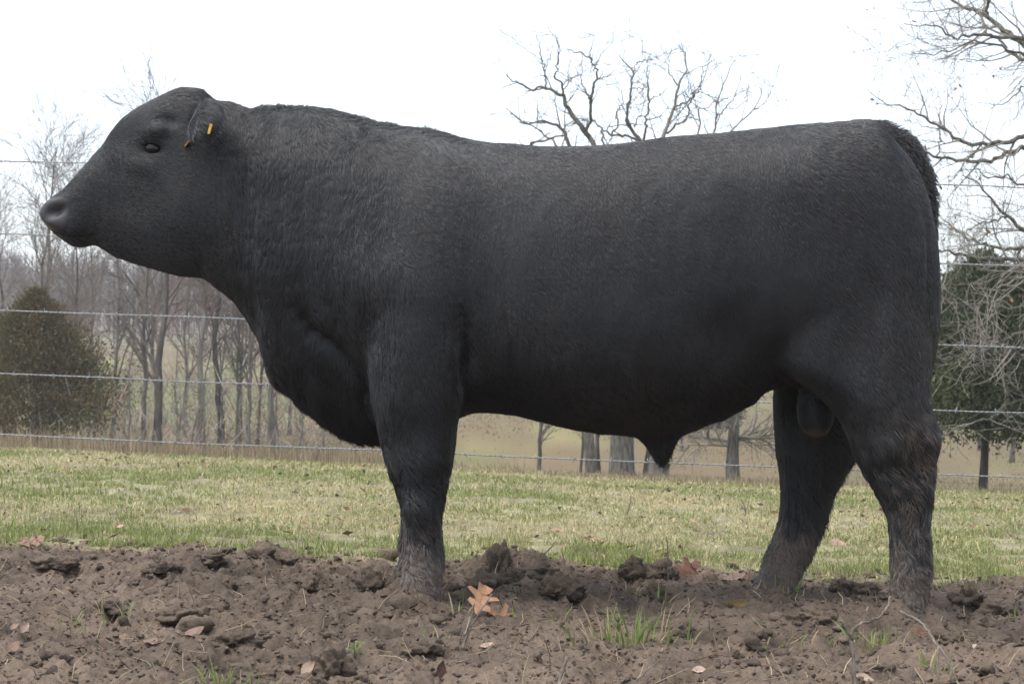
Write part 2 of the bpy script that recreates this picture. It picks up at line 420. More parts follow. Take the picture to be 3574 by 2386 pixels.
# ears: thick drooping leaves, cupped towards the front
def ear_loft(geo, side):
    # axis runs out from the skull, then down and a little forward
    ax = np.array([(728, 378, -.120), (726, 392, -.175), (716, 420, -.215), (704, 455, -.240), (694, 487, -.252), (688, 507, -.255)], float)
    A = np.array([px(a, b, c) for a, b, c in ax]); A[:, 1] *= side
    wid = np.array([.032, .050, .064, .062, .044, .014]); thk = np.array([.024, .018, .013, .011, .010, .007])
    S = resample(np.column_stack([A, wid, thk]), 24)
    tan = np.gradient(S[:, :3], axis=0); tan /= np.linalg.norm(tan, axis=1, keepdims=True)
    wdir = np.array([0.93, -0.30 * side, 0.22]); wdir = wdir - tan * (tan @ wdir)[:, None]; wdir /= np.linalg.norm(wdir, axis=1, keepdims=True)
    nd = np.cross(tan, wdir); nd *= np.sign(nd[:, 1:2]) * (-1 if side > 0 else 1)
    th = np.linspace(0, 2 * np.pi, 28, endpoint=False)
    rings = []
    for i in range(len(S)):
        a = np.cos(th); b = np.sin(th)
        cup = 0.6 * S[i, 3] * (a ** 2)
        rings.append(S[i, :3] + (S[i, 3] * a)[:, None] * wdir[i] + (S[i, 4] * b - cup + 0.35 * S[i, 3])[:, None] * nd[i])
    loft(geo, rings)
ear_loft(bgeo, 1); ear_loft(bgeo, -1)
raw = bgeo.mesh('bull_raw')
tmp = bpy.data.objects.new('tmp_bull', raw); COL.objects.link(tmp)
rm = tmp.modifiers.new('r', 'REMESH'); rm.mode = 'VOXEL'; rm.voxel_size = 0.0085; rm.adaptivity = 0.0
dg = bpy.context.evaluated_depsgraph_get()
bull_me = bpy.data.meshes.new_from_object(tmp.evaluated_get(dg))
bpy.data.objects.remove(tmp); bpy.data.meshes.remove(raw)
bull_me.name = 'bull_body'
bull_me.materials.clear()
nv = len(bull_me.vertices)
V = np.empty(nv * 3, np.float32); bull_me.vertices.foreach_get('co', V); V = V.reshape(-1, 3).astype(float)
E = np.empty(len(bull_me.edges) * 2, np.int32); bull_me.edges.foreach_get('vertices', E); E = E.reshape(-1, 2)
deg = np.bincount(E.ravel(), minlength=nv).astype(float)
def nbr_mean(A):
    out = np.empty_like(A)
    for i in range(A.shape[1]):
        out[:, i] = (np.bincount(E[:, 0], A[E[:, 1], i], nv) + np.bincount(E[:, 1], A[E[:, 0], i], nv)) / deg
    return out
LT = np.empty(len(bull_me.loops), np.int32); bull_me.loops.foreach_get('vertex_index', LT)
FQ = LT.reshape(-1, 4)
def vnormals(V):
    a = V[FQ[:, 2]] - V[FQ[:, 0]]; b = V[FQ[:, 3]] - V[FQ[:, 1]]
    fn = np.cross(a, b)
    N = np.zeros_like(V)
    for k in range(4):
        for i in range(3):
            N[:, i] += np.bincount(FQ[:, k], fn[:, i], nv)
    return N / (np.linalg.norm(N, axis=1, keepdims=True) + 1e-12)
# smooth, more where limbs and trunk join
sx0, sy0 = topx(V)
def blob_w(cx, cy, rx, ry, ang=0.0, S=None):
    sx, sy = S
    c, s = math.cos(ang), math.sin(ang)
    u = ((sx - cx) * c + (sy - cy) * s) / rx; v = (-(sx - cx) * s + (sy - cy) * c) / ry
    return np.exp(-(u * u + v * v))
Vn = V.copy(); Vn[:, 1] = -np.abs(Vn[:, 1]); S0 = topx(Vn)
joint = np.clip(sum(blob_w(*a, S=S0) for a in [(1450, 1200, 260, 330), (2950, 1150, 330, 300), (2300, 1480, 150, 60), (3080, 460, 100, 60), (2680, 1330, 90, 60)]), 0, 1)
head = sstep(900, 760, S0[0])
for it in range(34):
    lam = 0.5 if it < 6 else 0.5 * joint * (1 - head)
    V += (nbr_mean(V) - V) * (lam if np.isscalar(lam) else lam[:, None])
# push muscles out and folds in; marks are measured on the near flank and mirrored to the other side
def polydist(S, pts):
    sx, sy = S; best = np.full(len(sx), 1e9)
    for (x0, y0), (x1, y1) in zip(pts[:-1], pts[1:]):
        dx, dy = x1 - x0, y1 - y0
        t = np.clip(((sx - x0) * dx + (sy - y0) * dy) / (dx * dx + dy * dy), 0, 1)
        best = np.minimum(best, np.hypot(sx - x0 - t * dx, sy - y0 - t * dy))
    return best
def sculpt(V):
    N = vnormals(V)
    Vn = V.copy(); Vn[:, 1] = -np.abs(Vn[:, 1])
    S = topx(Vn)
    side = np.clip(np.abs(N[:, 1]) * 1.4 - 0.15, 0, 1) * (np.sign(N[:, 1]) == np.sign(V[:, 1]))
    disp = np.zeros(len(V))
    B = [  # cx, cy, rx, ry, angle, height
        (1470, 1130, 150, 230, 0, .034), (1330, 1000, 170, 130, .5, .020), (1500, 780, 150, 170, 0, .012), (1700, 1060, 80, 260, 0, -.016), (1680, 760, 80, 160, 0, -.010),
        (1180, 1330, 90, 150, -.3, -.020), (1080, 1180, 60, 130, -.5, -.012), (1010, 1290, 40, 90, -.3, .008), (1100, 1400, 35, 80, -.3, .010),
        (2760, 620, 150, 100, .2, .008), (2600, 760, 90, 150, 0, -.012), (3000, 900, 220, 280, 0, .008), (2860, 1130, 200, 180, .3, .006), (2520, 1180, 110, 130, -.6, -.020),
        (2960, 1230, 60, 130, .2, -.008), (3120, 1200, 60, 200, 0, .010), (2620, 1020, 80, 160, 0, -.010),
        (640, 760, 130, 150, 0, .014), (545, 458, 48, 24, -.15, .012), (530, 517, 40, 26, .1, -.010), (485, 575, 55, 26, .5, .007), (430, 700, 90, 60, .3, -.006), (395, 600, 70, 40, .8, -.005), (590, 430, 30, 25, 0, -.006),
        (250, 800, 60, 40, .2, .008), (270, 850, 40, 20, 0, .006), (190, 705, 45, 14, -.3, .007), (180, 775, 30, 18, .6, .006),
        (1000, 560, 200, 120, 0, .010), (860, 640, 40, 160, -.1, -.010), (1250, 470, 60, 40, 0, -.010),
        (3170, 1620, 30, 90, 0, -.008), (3240, 1525, 34, 50, 0, .014), (3110, 1560, 70, 50, .3, .010), (1455, 1765, 50, 45, 0, .014), (1480, 1600, 60, 60, 0, .010), (1475, 1880, 40, 60, 0, -.008), (3190, 1850, 40, 90, 0, -.006), (3180, 2010, 50, 40, 0, .008)]
    for cx, cy, rx, ry, an, h in B:
        disp += h * (1.6 if cx < 700 else 1.3) * blob_w(cx, cy, rx, ry, an, S)
    C = [  # polyline, radius, depth
        ([(1606, 1040), (1618, 1150), (1624, 1250), (1614, 1360), (1602, 1440)], 24, .036),
        ([(985, 1030), (1080, 1160), (1180, 1235), (1255, 1330), (1290, 1440), (1325, 1540)], 26, .028),
        ([(1250, 1290), (1262, 1380), (1270, 1470)], 22, .012),
        ([(1075, 1260), (1120, 1360), (1180, 1480)], 16, .008), ([(1040, 1300), (1060, 1380), (1110, 1440)], 14, .006),
        ([(780, 470), (815, 545), (840, 620), (845, 720), (870, 830), (930, 930)], 30, .016),
        ([(690, 370), (672, 430), (664, 470)], 12, .010),
        ([(530, 428), (560, 408), (600, 416), (622, 442)], 10, .006), ([(500, 510), (520, 500), (548, 506), (566, 524)], 6, .004), ([(502, 522), (525, 536), (555, 533)], 6, .004),
        ([(165, 792), (195, 808), (240, 822), (300, 822), (335, 812)], 7, .011),
        ([(2560, 1345), (2640, 1305), (2710, 1240), (2745, 1150)], 34, .010),
        ([(2700, 1335), (2800, 1340), (2880, 1390), (2930, 1470)], 20, .008),
        ([(3030, 482), (3102, 505), (3151, 556), (3182, 603), (3204, 652), (3226, 740), (3238, 830), (3240, 960), (3236, 1100), (3228, 1240)], 9, .016),
        ([(3020, 900), (3060, 1050), (3075, 1200)], 30, .006), ([(3205, 1560), (3212, 1640), (3214, 1720)], 12, .010)]
    for i in range(5):   # skin folds and hair partings along the neck
        x0 = 900 + 75 * i
        C.append(([(x0 + 20, 560), (x0, 680 + 10 * i), (x0 - 25, 800), (x0 - 10 + 12 * i, 900 + 20 * i)], 11, .0045))
    for pts, r, dep in C:
        rs = resample(pts, 13)
        fade = np.sin(np.pi * np.clip(np.linspace(-.08, 1.08, 13), 0, 1)) ** .8
        w = np.zeros(len(V))
        for k in range(12):
            w = np.maximum(w, .5 * (fade[k] + fade[k + 1]) * np.exp(-(polydist(S, rs[k:k + 2]) / r) ** 2))
        disp -= dep * w
    V = V + N * (disp * side)[:, None]
    # nostril: deep pit turned to the side and front
    nost = px(200, 743, -.075)
    for sg in (-1, 1):
        c = nost * np.array([1, -sg, 1]) if sg > 0 else nost
        c = np.array([nost[0], sg * abs(nost[1]), nost[2]])
        dv = V - c
        w = np.exp(-((dv[:, 0] - .5 * dv[:, 2]) / .023) ** 2 - ((dv[:, 2] - .25 * dv[:, 0]) / .0125) ** 2 - (dv[:, 1] / .05) ** 2)
        V = V + w[:, None] * np.array([.010, -sg * .023, .003])
    return V, S
V, SPX = sculpt(V)
for it in range(2):
    V += (nbr_mean(V) - V) * 0.4
# eye sockets open around the eyeballs
EYE = px(531, 517, -.128)
for sg in (-1, 1):
    dv = V - np.array([EYE[0], sg * .128, EYE[2]])
    zz = dv[:, 2] + .12 * dv[:, 0]
    w = np.exp(-np.abs(dv[:, 0] / .027) ** 3 - np.abs(zz / .0145) ** 3 - (dv[:, 1] / .05) ** 2)
    lid = np.exp(-(dv[:, 0] / .034) ** 2 - ((zz - .021) / .007) ** 2 - (dv[:, 1] / .05) ** 2) + .6 * np.exp(-(dv[:, 0] / .032) ** 2 - ((zz + .019) / .006) ** 2 - (dv[:, 1] / .05) ** 2)
    V[:, 1] += sg * (.005 * lid - .017 * w)
# fine unevenness of the hide
_q = topx(V); scr0 = blob_w(2846, 1470, 75, 90, 0, S=_q) * (np.abs(V[:, 1] + .03) < .09)
N = vnormals(V)
hide = 0.0022 * noise3(V[:, 0] * 9, V[:, 1] * 9, V[:, 2] * 5) + 0.0015 * noise3(V[:, 0] * 30, V[:, 1] * 30, V[:, 2] * 14)
hide = hide + .0018 * scr0 * noise3(V[:, 0] * 25, V[:, 1] * 20, V[:, 2] * 130)
V += N * (hide * (1 - 0.6 * head))[:, None]
bull_me.vertices.foreach_set('co', V.astype(np.float32).ravel())
bull_me.update()
bull_me.polygons.foreach_set('use_smooth', np.ones(len(bull_me.polygons), bool))
N = vnormals(V)
SPX = topx(np.column_stack([V[:, 0], -np.abs(V[:, 1]), V[:, 2]]))
gz = ground_z(V[:, 0], V[:, 1])
hgt = V[:, 2] - gz
legm = sstep(1300, 1500, SPX[1])
muddy = np.clip(sstep(.20, .09, hgt + .05 * noise3(V[:, 0] * 30, V[:, 1] * 30, V[:, 2] * 18)) , 0, 1)
nosem = np.clip(sstep(246, 222, SPX[0] + 0.25 * (SPX[1] - 740)) * sstep(680, 700, SPX[1]) + 0, 0, 1) * sstep(812, 795, SPX[1])
nosem = np.maximum(nosem * (SPX[0] < 300), 0)
scrm = blob_w(2846, 1500, 60, 60, 0, S=topx(V)) * (np.abs(V[:, 1] + .03) < .09)
base = np.array([.007, .007, .008]) * np.ones((nv, 1))
mudcol = np.array([.135, .102, .079])
bc = base * (1 - muddy[:, None]) + mudcol * muddy[:, None] * (1 + .25 * noise3(V[:, 0] * 40, V[:, 1] * 40, V[:, 2] * 40))[:, None]
bc = bc * (1 - nosem[:, None]) + np.array([.034, .032, .035]) * nosem[:, None]
sc_low = np.clip(scrm[:, None] * 1.3 * sstep(1485, 1525, SPX[1])[:, None], 0, 1)
bc = bc * (1 - sc_low) + np.array([.085, .062, .047]) * sc_low
vcol(bull_me, 'col', bc)
at = bull_me.attributes.new('wet', 'FLOAT', 'POINT'); at.data.foreach_set('value', nosem.astype(np.float32))
skin, N_, L_, b_ = new_mat('black_hide')
a1 = N_.new('ShaderNodeAttribute'); a1.attribute_name = 'col'
a2 = N_.new('ShaderNodeAttribute'); a2.attribute_name = 'wet'
mr = N_.new('ShaderNodeMapRange'); mr.inputs['To Min'].default_value = 0.75; mr.inputs['To Max'].default_value = 0.5
L_.new(a2.outputs['Fac'], mr.inputs['Value']); L_.new(mr.outputs[0], b_.inputs['Roughness'])
L_.new(a1.outputs['Color'], b_.inputs['Base Color'])
tn = N_.new('ShaderNodeTexNoise'); tn.inputs['Scale'].default_value = 160; tn.inputs['Detail'].default_value = 3
tcn = N_.new('ShaderNodeTexCoord'); L_.new(tcn.outputs['Object'], tn.inputs['Vector'])
bpn = N_.new('ShaderNodeBump'); bpn.inputs['Strength'].default_value = 0.15; bpn.inputs['Distance'].default_value = 0.004
L_.new(tn.outputs['Fac'], bpn.inputs['Height']); L_.new(bpn.outputs[0], b_.inputs['Normal'])
bull = link('bull', None, label='large black beef bull standing side-on on the churned mud', cat='bull')
bull.location = (0, 0, 0)
body = link('body', bull_me, skin, bull)
# eyeballs
eye_mat, N_, L_, b_ = new_mat('eye')
b_.inputs['Base Color'].default_value = (.006, .005, .005, 1); b_.inputs['Roughness'].default_value = 0.12; b_.inputs['Specular IOR Level'].default_value = 0.35
g = Geo(); u = np.linspace(0, np.pi, 17); rings = []
for a in u:
    t = np.linspace(0, 2 * np.pi, 24, endpoint=False)
    rings.append(np.stack([.0235 * np.sin(max(a, .01)) * np.cos(t), .0235 * np.sin(max(a, .01)) * np.sin(t), np.full(24, -.0235 * np.cos(a))], -1))
loft(g, rings); eye_me = g.mesh('eyeball')
for sg in (-1, 1):
    near = np.exp(-((V[:, 0] - EYE[0]) / .03) ** 2 - ((V[:, 2] - EYE[2]) / .02) ** 2) * (np.sign(V[:, 1]) == sg)
    ys = np.sum(near * V[:, 1]) / near.sum()
    eo = link('eye', eye_me, eye_mat if sg < 0 else None, bull, loc=(EYE[0], ys - sg * .0112, EYE[2]))
    eo.scale = (1.22, .90, .95); eo.rotation_euler = (0, .12, 0)

# yellow ear tags hanging in the near ear
tag_mat = mat_simple('yellow_tag', (.50, .27, .05), .5, .4, 60, .3)
for (xa, ya), (xb, yb), wd, yaw in (((738, 433), (728, 468), .011, .75), ((666, 484), (645, 512), .018, 1.5)):
    cx_, cy_ = (xa + xb) / 2, (ya + yb) / 2
    sxv, syv = topx(V); m_ = (np.hypot(sxv - cx_, syv - cy_) < 16)
    yv = V[m_, 1].min() - .006
    A, B = px(xa, ya, yv), px(xb, yb, yv)
    ax = unit_ = (B - A) / np.linalg.norm(B - A); Lt = np.linalg.norm(B - A)
    wv = np.array([math.cos(yaw), -math.sin(yaw), 0]); wv -= ax * (wv @ ax); wv /= np.linalg.norm(wv); nv_ = np.cross(ax, wv)
    g = Geo(); rings = []
    for t, k in ((0, .55), (.08, .8), (.3, 1.0), (.92, 1.0), (1.0, .85)):
        c = A + ax * Lt * t
        rings.append(np.array([c + wv * wd * .5 * k * a + nv_ * .0016 * b for a, b in ((-1, -1), (1, -1), (1, 1), (-1, 1))]))
    loft(g, rings)
    tube(g, np.array([A + ax * Lt * .1 + nv_ * .004, A + ax * Lt * .1 + np.array([0, .03, 0])]), .003, 6)
    link('ear_tag', g.mesh('ear_tag', False), tag_mat, bull)
# ---------------------------------------------------------------- the bull's coat: real hair strands over the hide
def hair_coat(n_total):
    r = np.random.default_rng(11)
    P0 = V[FQ]                                       # (nf,4,3)
    area = 0.5 * np.linalg.norm(np.cross(P0[:, 2] - P0[:, 0], P0[:, 3] - P0[:, 1]), axis=1)
    cen = P0.mean(1)
    sx, sy = topx(np.column_stack([cen[:, 0], -np.abs(cen[:, 1]), cen[:, 2]]))
    nos = nosem[FQ].mean(1); hg = hgt[FQ].mean(1)
    fN = N[FQ].mean(1)
    dens = np.ones(len(cen)) * (nos < .2) * (hg > -.01)
    dens *= np.where(sx < 660, 1.5, 1.0) * np.where(fN[:, 1] > 0.25, 0.35, 1.0)
    dens *= 1 - 0.93 * np.exp(-((sx - 531) / 26) ** 2 - ((sy - 517) / 15) ** 2)
    dens *= np.where((np.abs(cen[:, 1] + .03) < .075) & (sx > 2775) & (sx < 2925) & (sy > 1380) & (sy < 1550), 0.03, 1.0)
    dens *= np.where((sy > 1500) & (sx > 1300), 1.5, 1.0)
    dens *= 1 - .85 * np.exp(-(polydist((sx, sy), [(165, 792), (195, 808), (240, 822), (300, 822), (335, 812)]) / 6) ** 2)
    p = area * dens; p /= p.sum()
    fi = r.choice(len(cen), n_total, p=p)
    a, b = r.random(n_total)[:, None], r.random(n_total)[:, None]
    Q, QN = P0[fi], N[FQ[fi]]
    def bil(Q): return (Q[:, 0] * (1 - a) + Q[:, 1] * a) * (1 - b) + (Q[:, 3] * (1 - a) + Q[:, 2] * a) * b
    root = bil(Q); nor = bil(QN); nor /= np.linalg.norm(nor, axis=1, keepdims=True)
    sx, sy = topx(np.column_stack([root[:, 0], -np.abs(root[:, 1]), root[:, 2]]))
    hg = hgt[FQ[fi]].mean(1)
    top = np.interp(sx, *np.array(TOP).T)
    mud = np.clip(muddy[FQ[fi]].mean(1) * 1.25, 0, 1)
    n_ = len(root)
    # direction the coat lies in
    D = np.tile(np.array([.40, 0, -.90]), (n_, 1))
    def setd(w, d):
        nonlocal D
        w = w[:, None]; D = D * (1 - w) + np.array(d, float) * w
    face = sstep(760, 640, sx)
    setd(face, (.55, 0, -.35))
    setd(sstep(640, 500, sx) * sstep(520, 430, sy), (.7, 0, .5))
    neck = sstep(760, 860, sx) * sstep(1500, 1250, sx)
    setd(neck, (-.02, 0, -1))
    legs = sstep(1480, 1640, sy) * (sx > 1250)
    setd(legs, (.25, 0, -1))
    rump = sstep(2700, 3000, sx) * sstep(900, 700, sy)
    setd(rump, (.55, 0, -.75))
    crest = sstep(840, 900, sx) * sstep(1750, 1500, sx) * sstep(34, 6, sy - top)
    setd(crest * sstep(1150, 1050, sx), (.25, 0, .5))
    setd(crest * sstep(1050, 1150, sx), (.9, 0, .15))
    dT = polydist((sx, sy), [(t[0], t[1]) for t in TAIL])
    rT = np.interp(sy, tl[:, 1][1:], tl[:, 2][1:])
    tail = sstep(3010, 3070, sx) * sstep(rT * 1.12, rT * 0.9, dT) * (np.abs(root[:, 1]) < .065)
    tailup = tail * sstep(860, 760, sy)
    tx = np.interp(sy, [440, 500, 560, 650, 760], [.95, .75, .5, .25, .05]); tz = -np.sqrt(1 - tx ** 2)
    D = D * (1 - tailup[:, None]) + (np.stack([tx, 0 * tx, tz], -1) * .8 + nor * .55) * tailup[:, None]
    poll = sstep(560, 620, sx) * sstep(770, 700, sx) * sstep(50, 10, sy - top)
    setd(poll, (.9, 0, -.1))
    # swirl: coherent wandering of the lie of the coat
    ns = [noise3(root[:, 0] * f + o, root[:, 1] * f, root[:, 2] * f + o) for f, o in ((7, 1), (7, 40), (26, 9), (26, 70), (60, 3), (60, 8))]
    D[:, 0] += .42 * ns[0] + .28 * ns[2] + .20 * ns[4]
    D[:, 2] += .14 * ns[1] + .18 * ns[3] + .16 * ns[5]
    wither = sstep(1050, 1150, sx) * sstep(1800, 1600, sx) * sstep(170, 60, sy - top)
    shag = np.clip(legs + .6 * crest + .75 * wither + .35 * neck, 0, 1)
    D[:, 0] += shag * (.5 * ns[4] + .5 * ns[2]); D[:, 1] += shag * .3 * ns[3]
    D += r.normal(0, .13, D.shape)
    D -= nor * np.sum(D * nor, 1, keepdims=True) * (1 - .75 * np.clip(tailup + .5 * crest, 0, 1))[:, None]
    D /= np.linalg.norm(D, axis=1, keepdims=True) + 1e-9
    # length
    Lh = np.full(n_, .017)
    Lh = Lh * (1 - face) + .013 * face
    Lh = np.where((sx > 640) & (sx < 790) & (np.abs(root[:, 1]) > .17), .026, Lh)
    Lh = Lh + .010 * neck * (1 - face) + .006 * sstep(2600, 2900, sx)
    Lh = Lh + .012 * sstep(1200, 1420, sy)
    Lh = Lh * (1 - legs) + .037 * legs
    back_edge = legs * np.clip(nor[:, 0], 0, 1)
    Lh = Lh + .012 * back_edge
    Lh = Lh * (1 - crest) + .015 * crest
    Lh = Lh * (1 - tail) + .024 * tail
    Lh = Lh * (1 - tailup) + .025 * tailup
    Lh = Lh + .008 * wither
    Lh = Lh * (1 - poll) + .026 * poll
    Lh = Lh * (1 - .55 * sstep(.16, .08, hg)) * r.uniform(.6, 1.15, n_) * (1 - tailup * .7 * r.random(n_))
    lift = .16 + .20 * legs + .12 * np.clip(crest + tailup, 0, 1) + .08 * neck
    big = noise3(root[:, 0] * 3.3 + 9, root[:, 1] * 3.3, root[:, 2] * 3.3) + .6 * noise3(root[:, 0] * 11, root[:, 1] * 11, root[:, 2] * 7 + 4)
    lift = lift * r.uniform(.5, 1.6, n_) * np.clip(1 + .6 * big, .3, 2)
    # clumps
    cs = np.where(legs > .5, .026, .016)
    key = np.floor(root * np.stack([np.ones(n_), np.ones(n_), 1 - .65 * neck * (1 - face)], -1) / cs[:, None] + 0.35 * np.stack([ns[4], ns[5], ns[2]], -1)).astype(np.int64)
    key = (key[:, 0] * 73856093) ^ (key[:, 1] * 19349663) ^ (key[:, 2] * 83492791)
    _, inv = np.unique(key, return_inverse=True); inv = inv.ravel()
    cnt = np.bincount(inv).astype(float)
    cm = np.stack([np.bincount(inv, root[:, i]) / cnt for i in range(3)], -1)[inv]
    pull = np.clip(.30 + .30 * legs + .1 * crest - .2 * face + .15 * neck, 0, .7) * (1 - .6 * tailup)
    rowd = r.uniform(.8, 1.2, len(cnt))[inv]
    T = np.array([0, .3, .65, 1.0])
    pts = np.empty((n_, len(T), 3))
    for k, t in enumerate(T):
        droop = np.array([0, 0, -1.0]) * (.10 * t * t)
        q_ = root + (Lh * t)[:, None] * (D + nor * (lift * (1 - .55 * t))[:, None] + droop)
        off = (cm - root) * (pull * t ** 1.3)[:, None]
        off -= nor * np.sum(off * nor, 1, keepdims=True)
        ol = np.linalg.norm(off, axis=1, keepdims=True); off = off * np.minimum(1, cs[:, None] / (ol + 1e-9)) * (ol < 3 * cs[:, None])
        pts[:, k] = q_ + off
    pts[:, 0] -= nor * .002
    # colour: black with rusty, weathered tips here and there, mud low on the legs
    v = r.random(n_)
    rust = np.clip(.6 * big + .4 * ns[2] + .8 * (v - .5) + .15 * sstep(2300, 2900, sx), 0, 1)
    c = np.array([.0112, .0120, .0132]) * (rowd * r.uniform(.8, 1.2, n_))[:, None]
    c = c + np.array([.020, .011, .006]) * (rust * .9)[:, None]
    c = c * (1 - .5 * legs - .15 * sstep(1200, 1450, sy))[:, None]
    grey = (r.random(n_) < .008 * (1 - .7 * legs))[:, None]
    c = np.where(grey, c * 2.4 + .006, c)
    hockm = np.exp(-((sx - 3190) / 90) ** 2 - ((sy - 1590) / 150) ** 2) * 1.3 + np.exp(-((sx - 3215) / 45) ** 2 - ((sy - 1800) / 160) ** 2) + .8 * legs * sstep(.30, .15, hg) + .12 * legs * (sx > 2900)
    spat = np.clip(np.clip(hockm, 0, 1) * (noise3(root[:, 0] * 45, root[:, 1] * 45, root[:, 2] * 45) + .3) * 1.5, 0, .85) * (r.random(n_) < .6)
    mk = np.clip(mud * 1.1 * (v < .85) + spat, 0, 1)[:, None]
    c = c * (1 - mk) + np.array([.160, .122, .095]) * r.uniform(.6, 1.2, (n_, 1)) * mk
    rad = np.where(legs > .5, .00085, .00065) * r.uniform(.7, 1.3, n_)
    rad = np.where(face > .5, .0007, rad)
    return pts, c, rad[:, None] * np.array([1.0, .95, .7, .18])
def make_curves(name, pts, c, rad, mat, parent):
    cv = bpy.data.hair_curves.new(name)
    n_, k = pts.shape[:2]
    cv.add_curves([k] * n_)
    cv.attributes['position'].data.foreach_set('vector', pts.astype(np.float32).ravel())
    ra = cv.attributes.get('radius') or cv.attributes.new('radius', 'FLOAT', 'POINT')
    ra.data.foreach_set('value', rad.astype(np.float32).ravel())
    ca = cv.attributes.new('hcol', 'FLOAT_COLOR', 'CURVE')
    ca.data.foreach_set('color', np.concatenate([c, np.ones((n_, 1))], 1).astype(np.float32).ravel())
    return link(name, cv, mat, parent)
hair_mat, N_, L_, b_ = new_mat('black_hair')
ha = N_.new('ShaderNodeAttribute'); ha.attribute_name = 'hcol'
L_.new(ha.outputs['Color'], b_.inputs['Base Color'])
b_.inputs['Roughness'].default_value = 0.42
b_.inputs['Specular IOR Level'].default_value = 0.75
hp, hc, hr = hair_coat(340000)
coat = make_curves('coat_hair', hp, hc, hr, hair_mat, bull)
# ---------------------------------------------------------------- trees
def unit(v): return v / (np.linalg.norm(v) + 1e-12)
def grow(geo, p, d, length, r0, lvl, P, r, leaves=None):
    """one branch and, below it, its own branches"""
    n = max(3, int(length / P['seg'][min(lvl, len(P['seg']) - 1)]) + 2)
    pts = [np.array(p, float)]; d = unit(np.array(d, float)); step = length / (n - 1)
    for i in range(n - 1):
        d = unit(d + r.normal(0, P['wob'], 3) + np.array([0, 0, P['up'][min(lvl, len(P['up']) - 1)]]) * step)
        pts.append(pts[-1] + d * step)
    pts = np.array(pts)
    rad = r0 * (1 - (1 - P['tip']) * np.linspace(0, 1, n))
    tube(geo, pts, np.maximum(rad, P['rmin']), P['k'][min(lvl, len(P['k']) - 1)], cap=False)
    sprout(geo, pts, rad, lvl, P, r, leaves, length)
def sprout(geo, pts, rad, lvl, P, r, leaves=None, length=None, t0=None):
    if length is None:
        length = np.linalg.norm(np.diff(pts, axis=0), axis=1).sum()
    if lvl >= P['depth']:
        if leaves is not None and r.random() < P.get('leafp', 0):
            leaves.append(pts[-1])
        return
    nc = P['n'][lvl]
    nc = int(nc * length) if P.get('perm') and lvl > 0 else int(nc)
    nc = max(1, nc + r.integers(-1, 2))
    for i in range(nc):
        t = (t0 if t0 is not None else P['t0'][lvl]) + (1 - (t0 if t0 is not None else P['t0'][lvl])) * (i + r.random()) / nc
        f = t * (len(pts) - 1); j = min(int(f), len(pts) - 2); f -= j
        p = pts[j] * (1 - f) + pts[j + 1] * f; rr = rad[j] * (1 - f) + rad[j + 1] * f
        ax = unit(pts[j + 1] - pts[j])
        side = unit(np.cross(ax, r.normal(0, 1, 3)))
        a = math.radians(P['ang'][lvl]) * r.uniform(.7, 1.25)
        L = P['len'][lvl] * r.uniform(.6, 1.15) * (1 - .5 * t * (lvl == 0) * P.get('cone', 1))
        if P.get('perm') : L = min(L, length * .8)
        grow(geo, p, ax * math.cos(a) + side * math.sin(a), L, min(rr * .7, P['r'][lvl] * r.uniform(.7, 1.2)), lvl + 1, P, r, leaves)
def bark_mat(name, col, spots=None, scale=6):
    m, N, L, b = new_mat(name)
    b.inputs['Roughness'].default_value = 0.9; b.inputs['Specular IOR Level'].default_value = 0.1
    tc = N.new('ShaderNodeTexCoord'); mp = N.new('ShaderNodeMapping'); mp.inputs['Scale'].default_value = (1, 1, .25)
    n = N.new('ShaderNodeTexNoise'); n.inputs['Scale'].default_value = scale; n.inputs['Detail'].default_value = 6
    cr = N.new('ShaderNodeValToRGB')
    cr.color_ramp.elements[0].position = .3; cr.color_ramp.elements[0].color = (*[c * .6 for c in col], 1)
    cr.color_ramp.elements[1].position = .7; cr.color_ramp.elements[1].color = (*(spots or [c * 1.3 for c in col]), 1)
    L.new(tc.outputs['Object'], mp.inputs['Vector']); L.new(mp.outputs[0], n.inputs['Vector']); L.new(n.outputs['Fac'], cr.inputs[0]); L.new(cr.outputs[0], b.inputs['Base Color'])
    bp = N.new('ShaderNodeBump'); bp.inputs['Strength'].default_value = .8; bp.inputs['Distance'].default_value = .03
    L.new(n.outputs['Fac'], bp.inputs['Height']); L.new(bp.outputs[0], b.inputs['Normal'])
    return m
bark_grey = bark_mat('bark_grey', (.15, .13, .11), (.24, .22, .19))
bark_dark = bark_mat('bark_dark', (.085, .072, .06), (.15, .13, .11))
bark_lichen = bark_mat('bark_lichen', (.095, .083, .068), (.20, .19, .155), 16)
twig_grey = mat_simple('twig_grey', (.17, .145, .125), .9, .1, 3.0, .3)
twig_pale = mat_simple('twig_pale', (.26, .235, .20), .9, .1, 4.0, .3)
twig_warm = mat_simple('twig_warm', (.20, .155, .125), .9, .1, 3.0, .3)
dead_leaf_mat = mat_simple('dead_leaves', (.20, .105, .06), .8, .2, 5.0, .4)
def trunk_tube(geo, base, top, r0, r1, r, n=14, wob=.04, k=9, flare=1.5):
    t = np.linspace(0, 1, n)[:, None]
    pts = base * (1 - t) + top * t
    w = np.cumsum(r.normal(0, wob, (n, 3)), 0); w -= w[0]; w[:, 2] *= .2
    L = np.linalg.norm(top - base)
    pts = pts + w * L * .12
    rad = r0 + (r1 - r0) * t[:, 0]; rad = rad * (1 + (flare - 1) * np.exp(-t[:, 0] * L / .35))
    tube(geo, pts, rad, k)
    return pts, rad
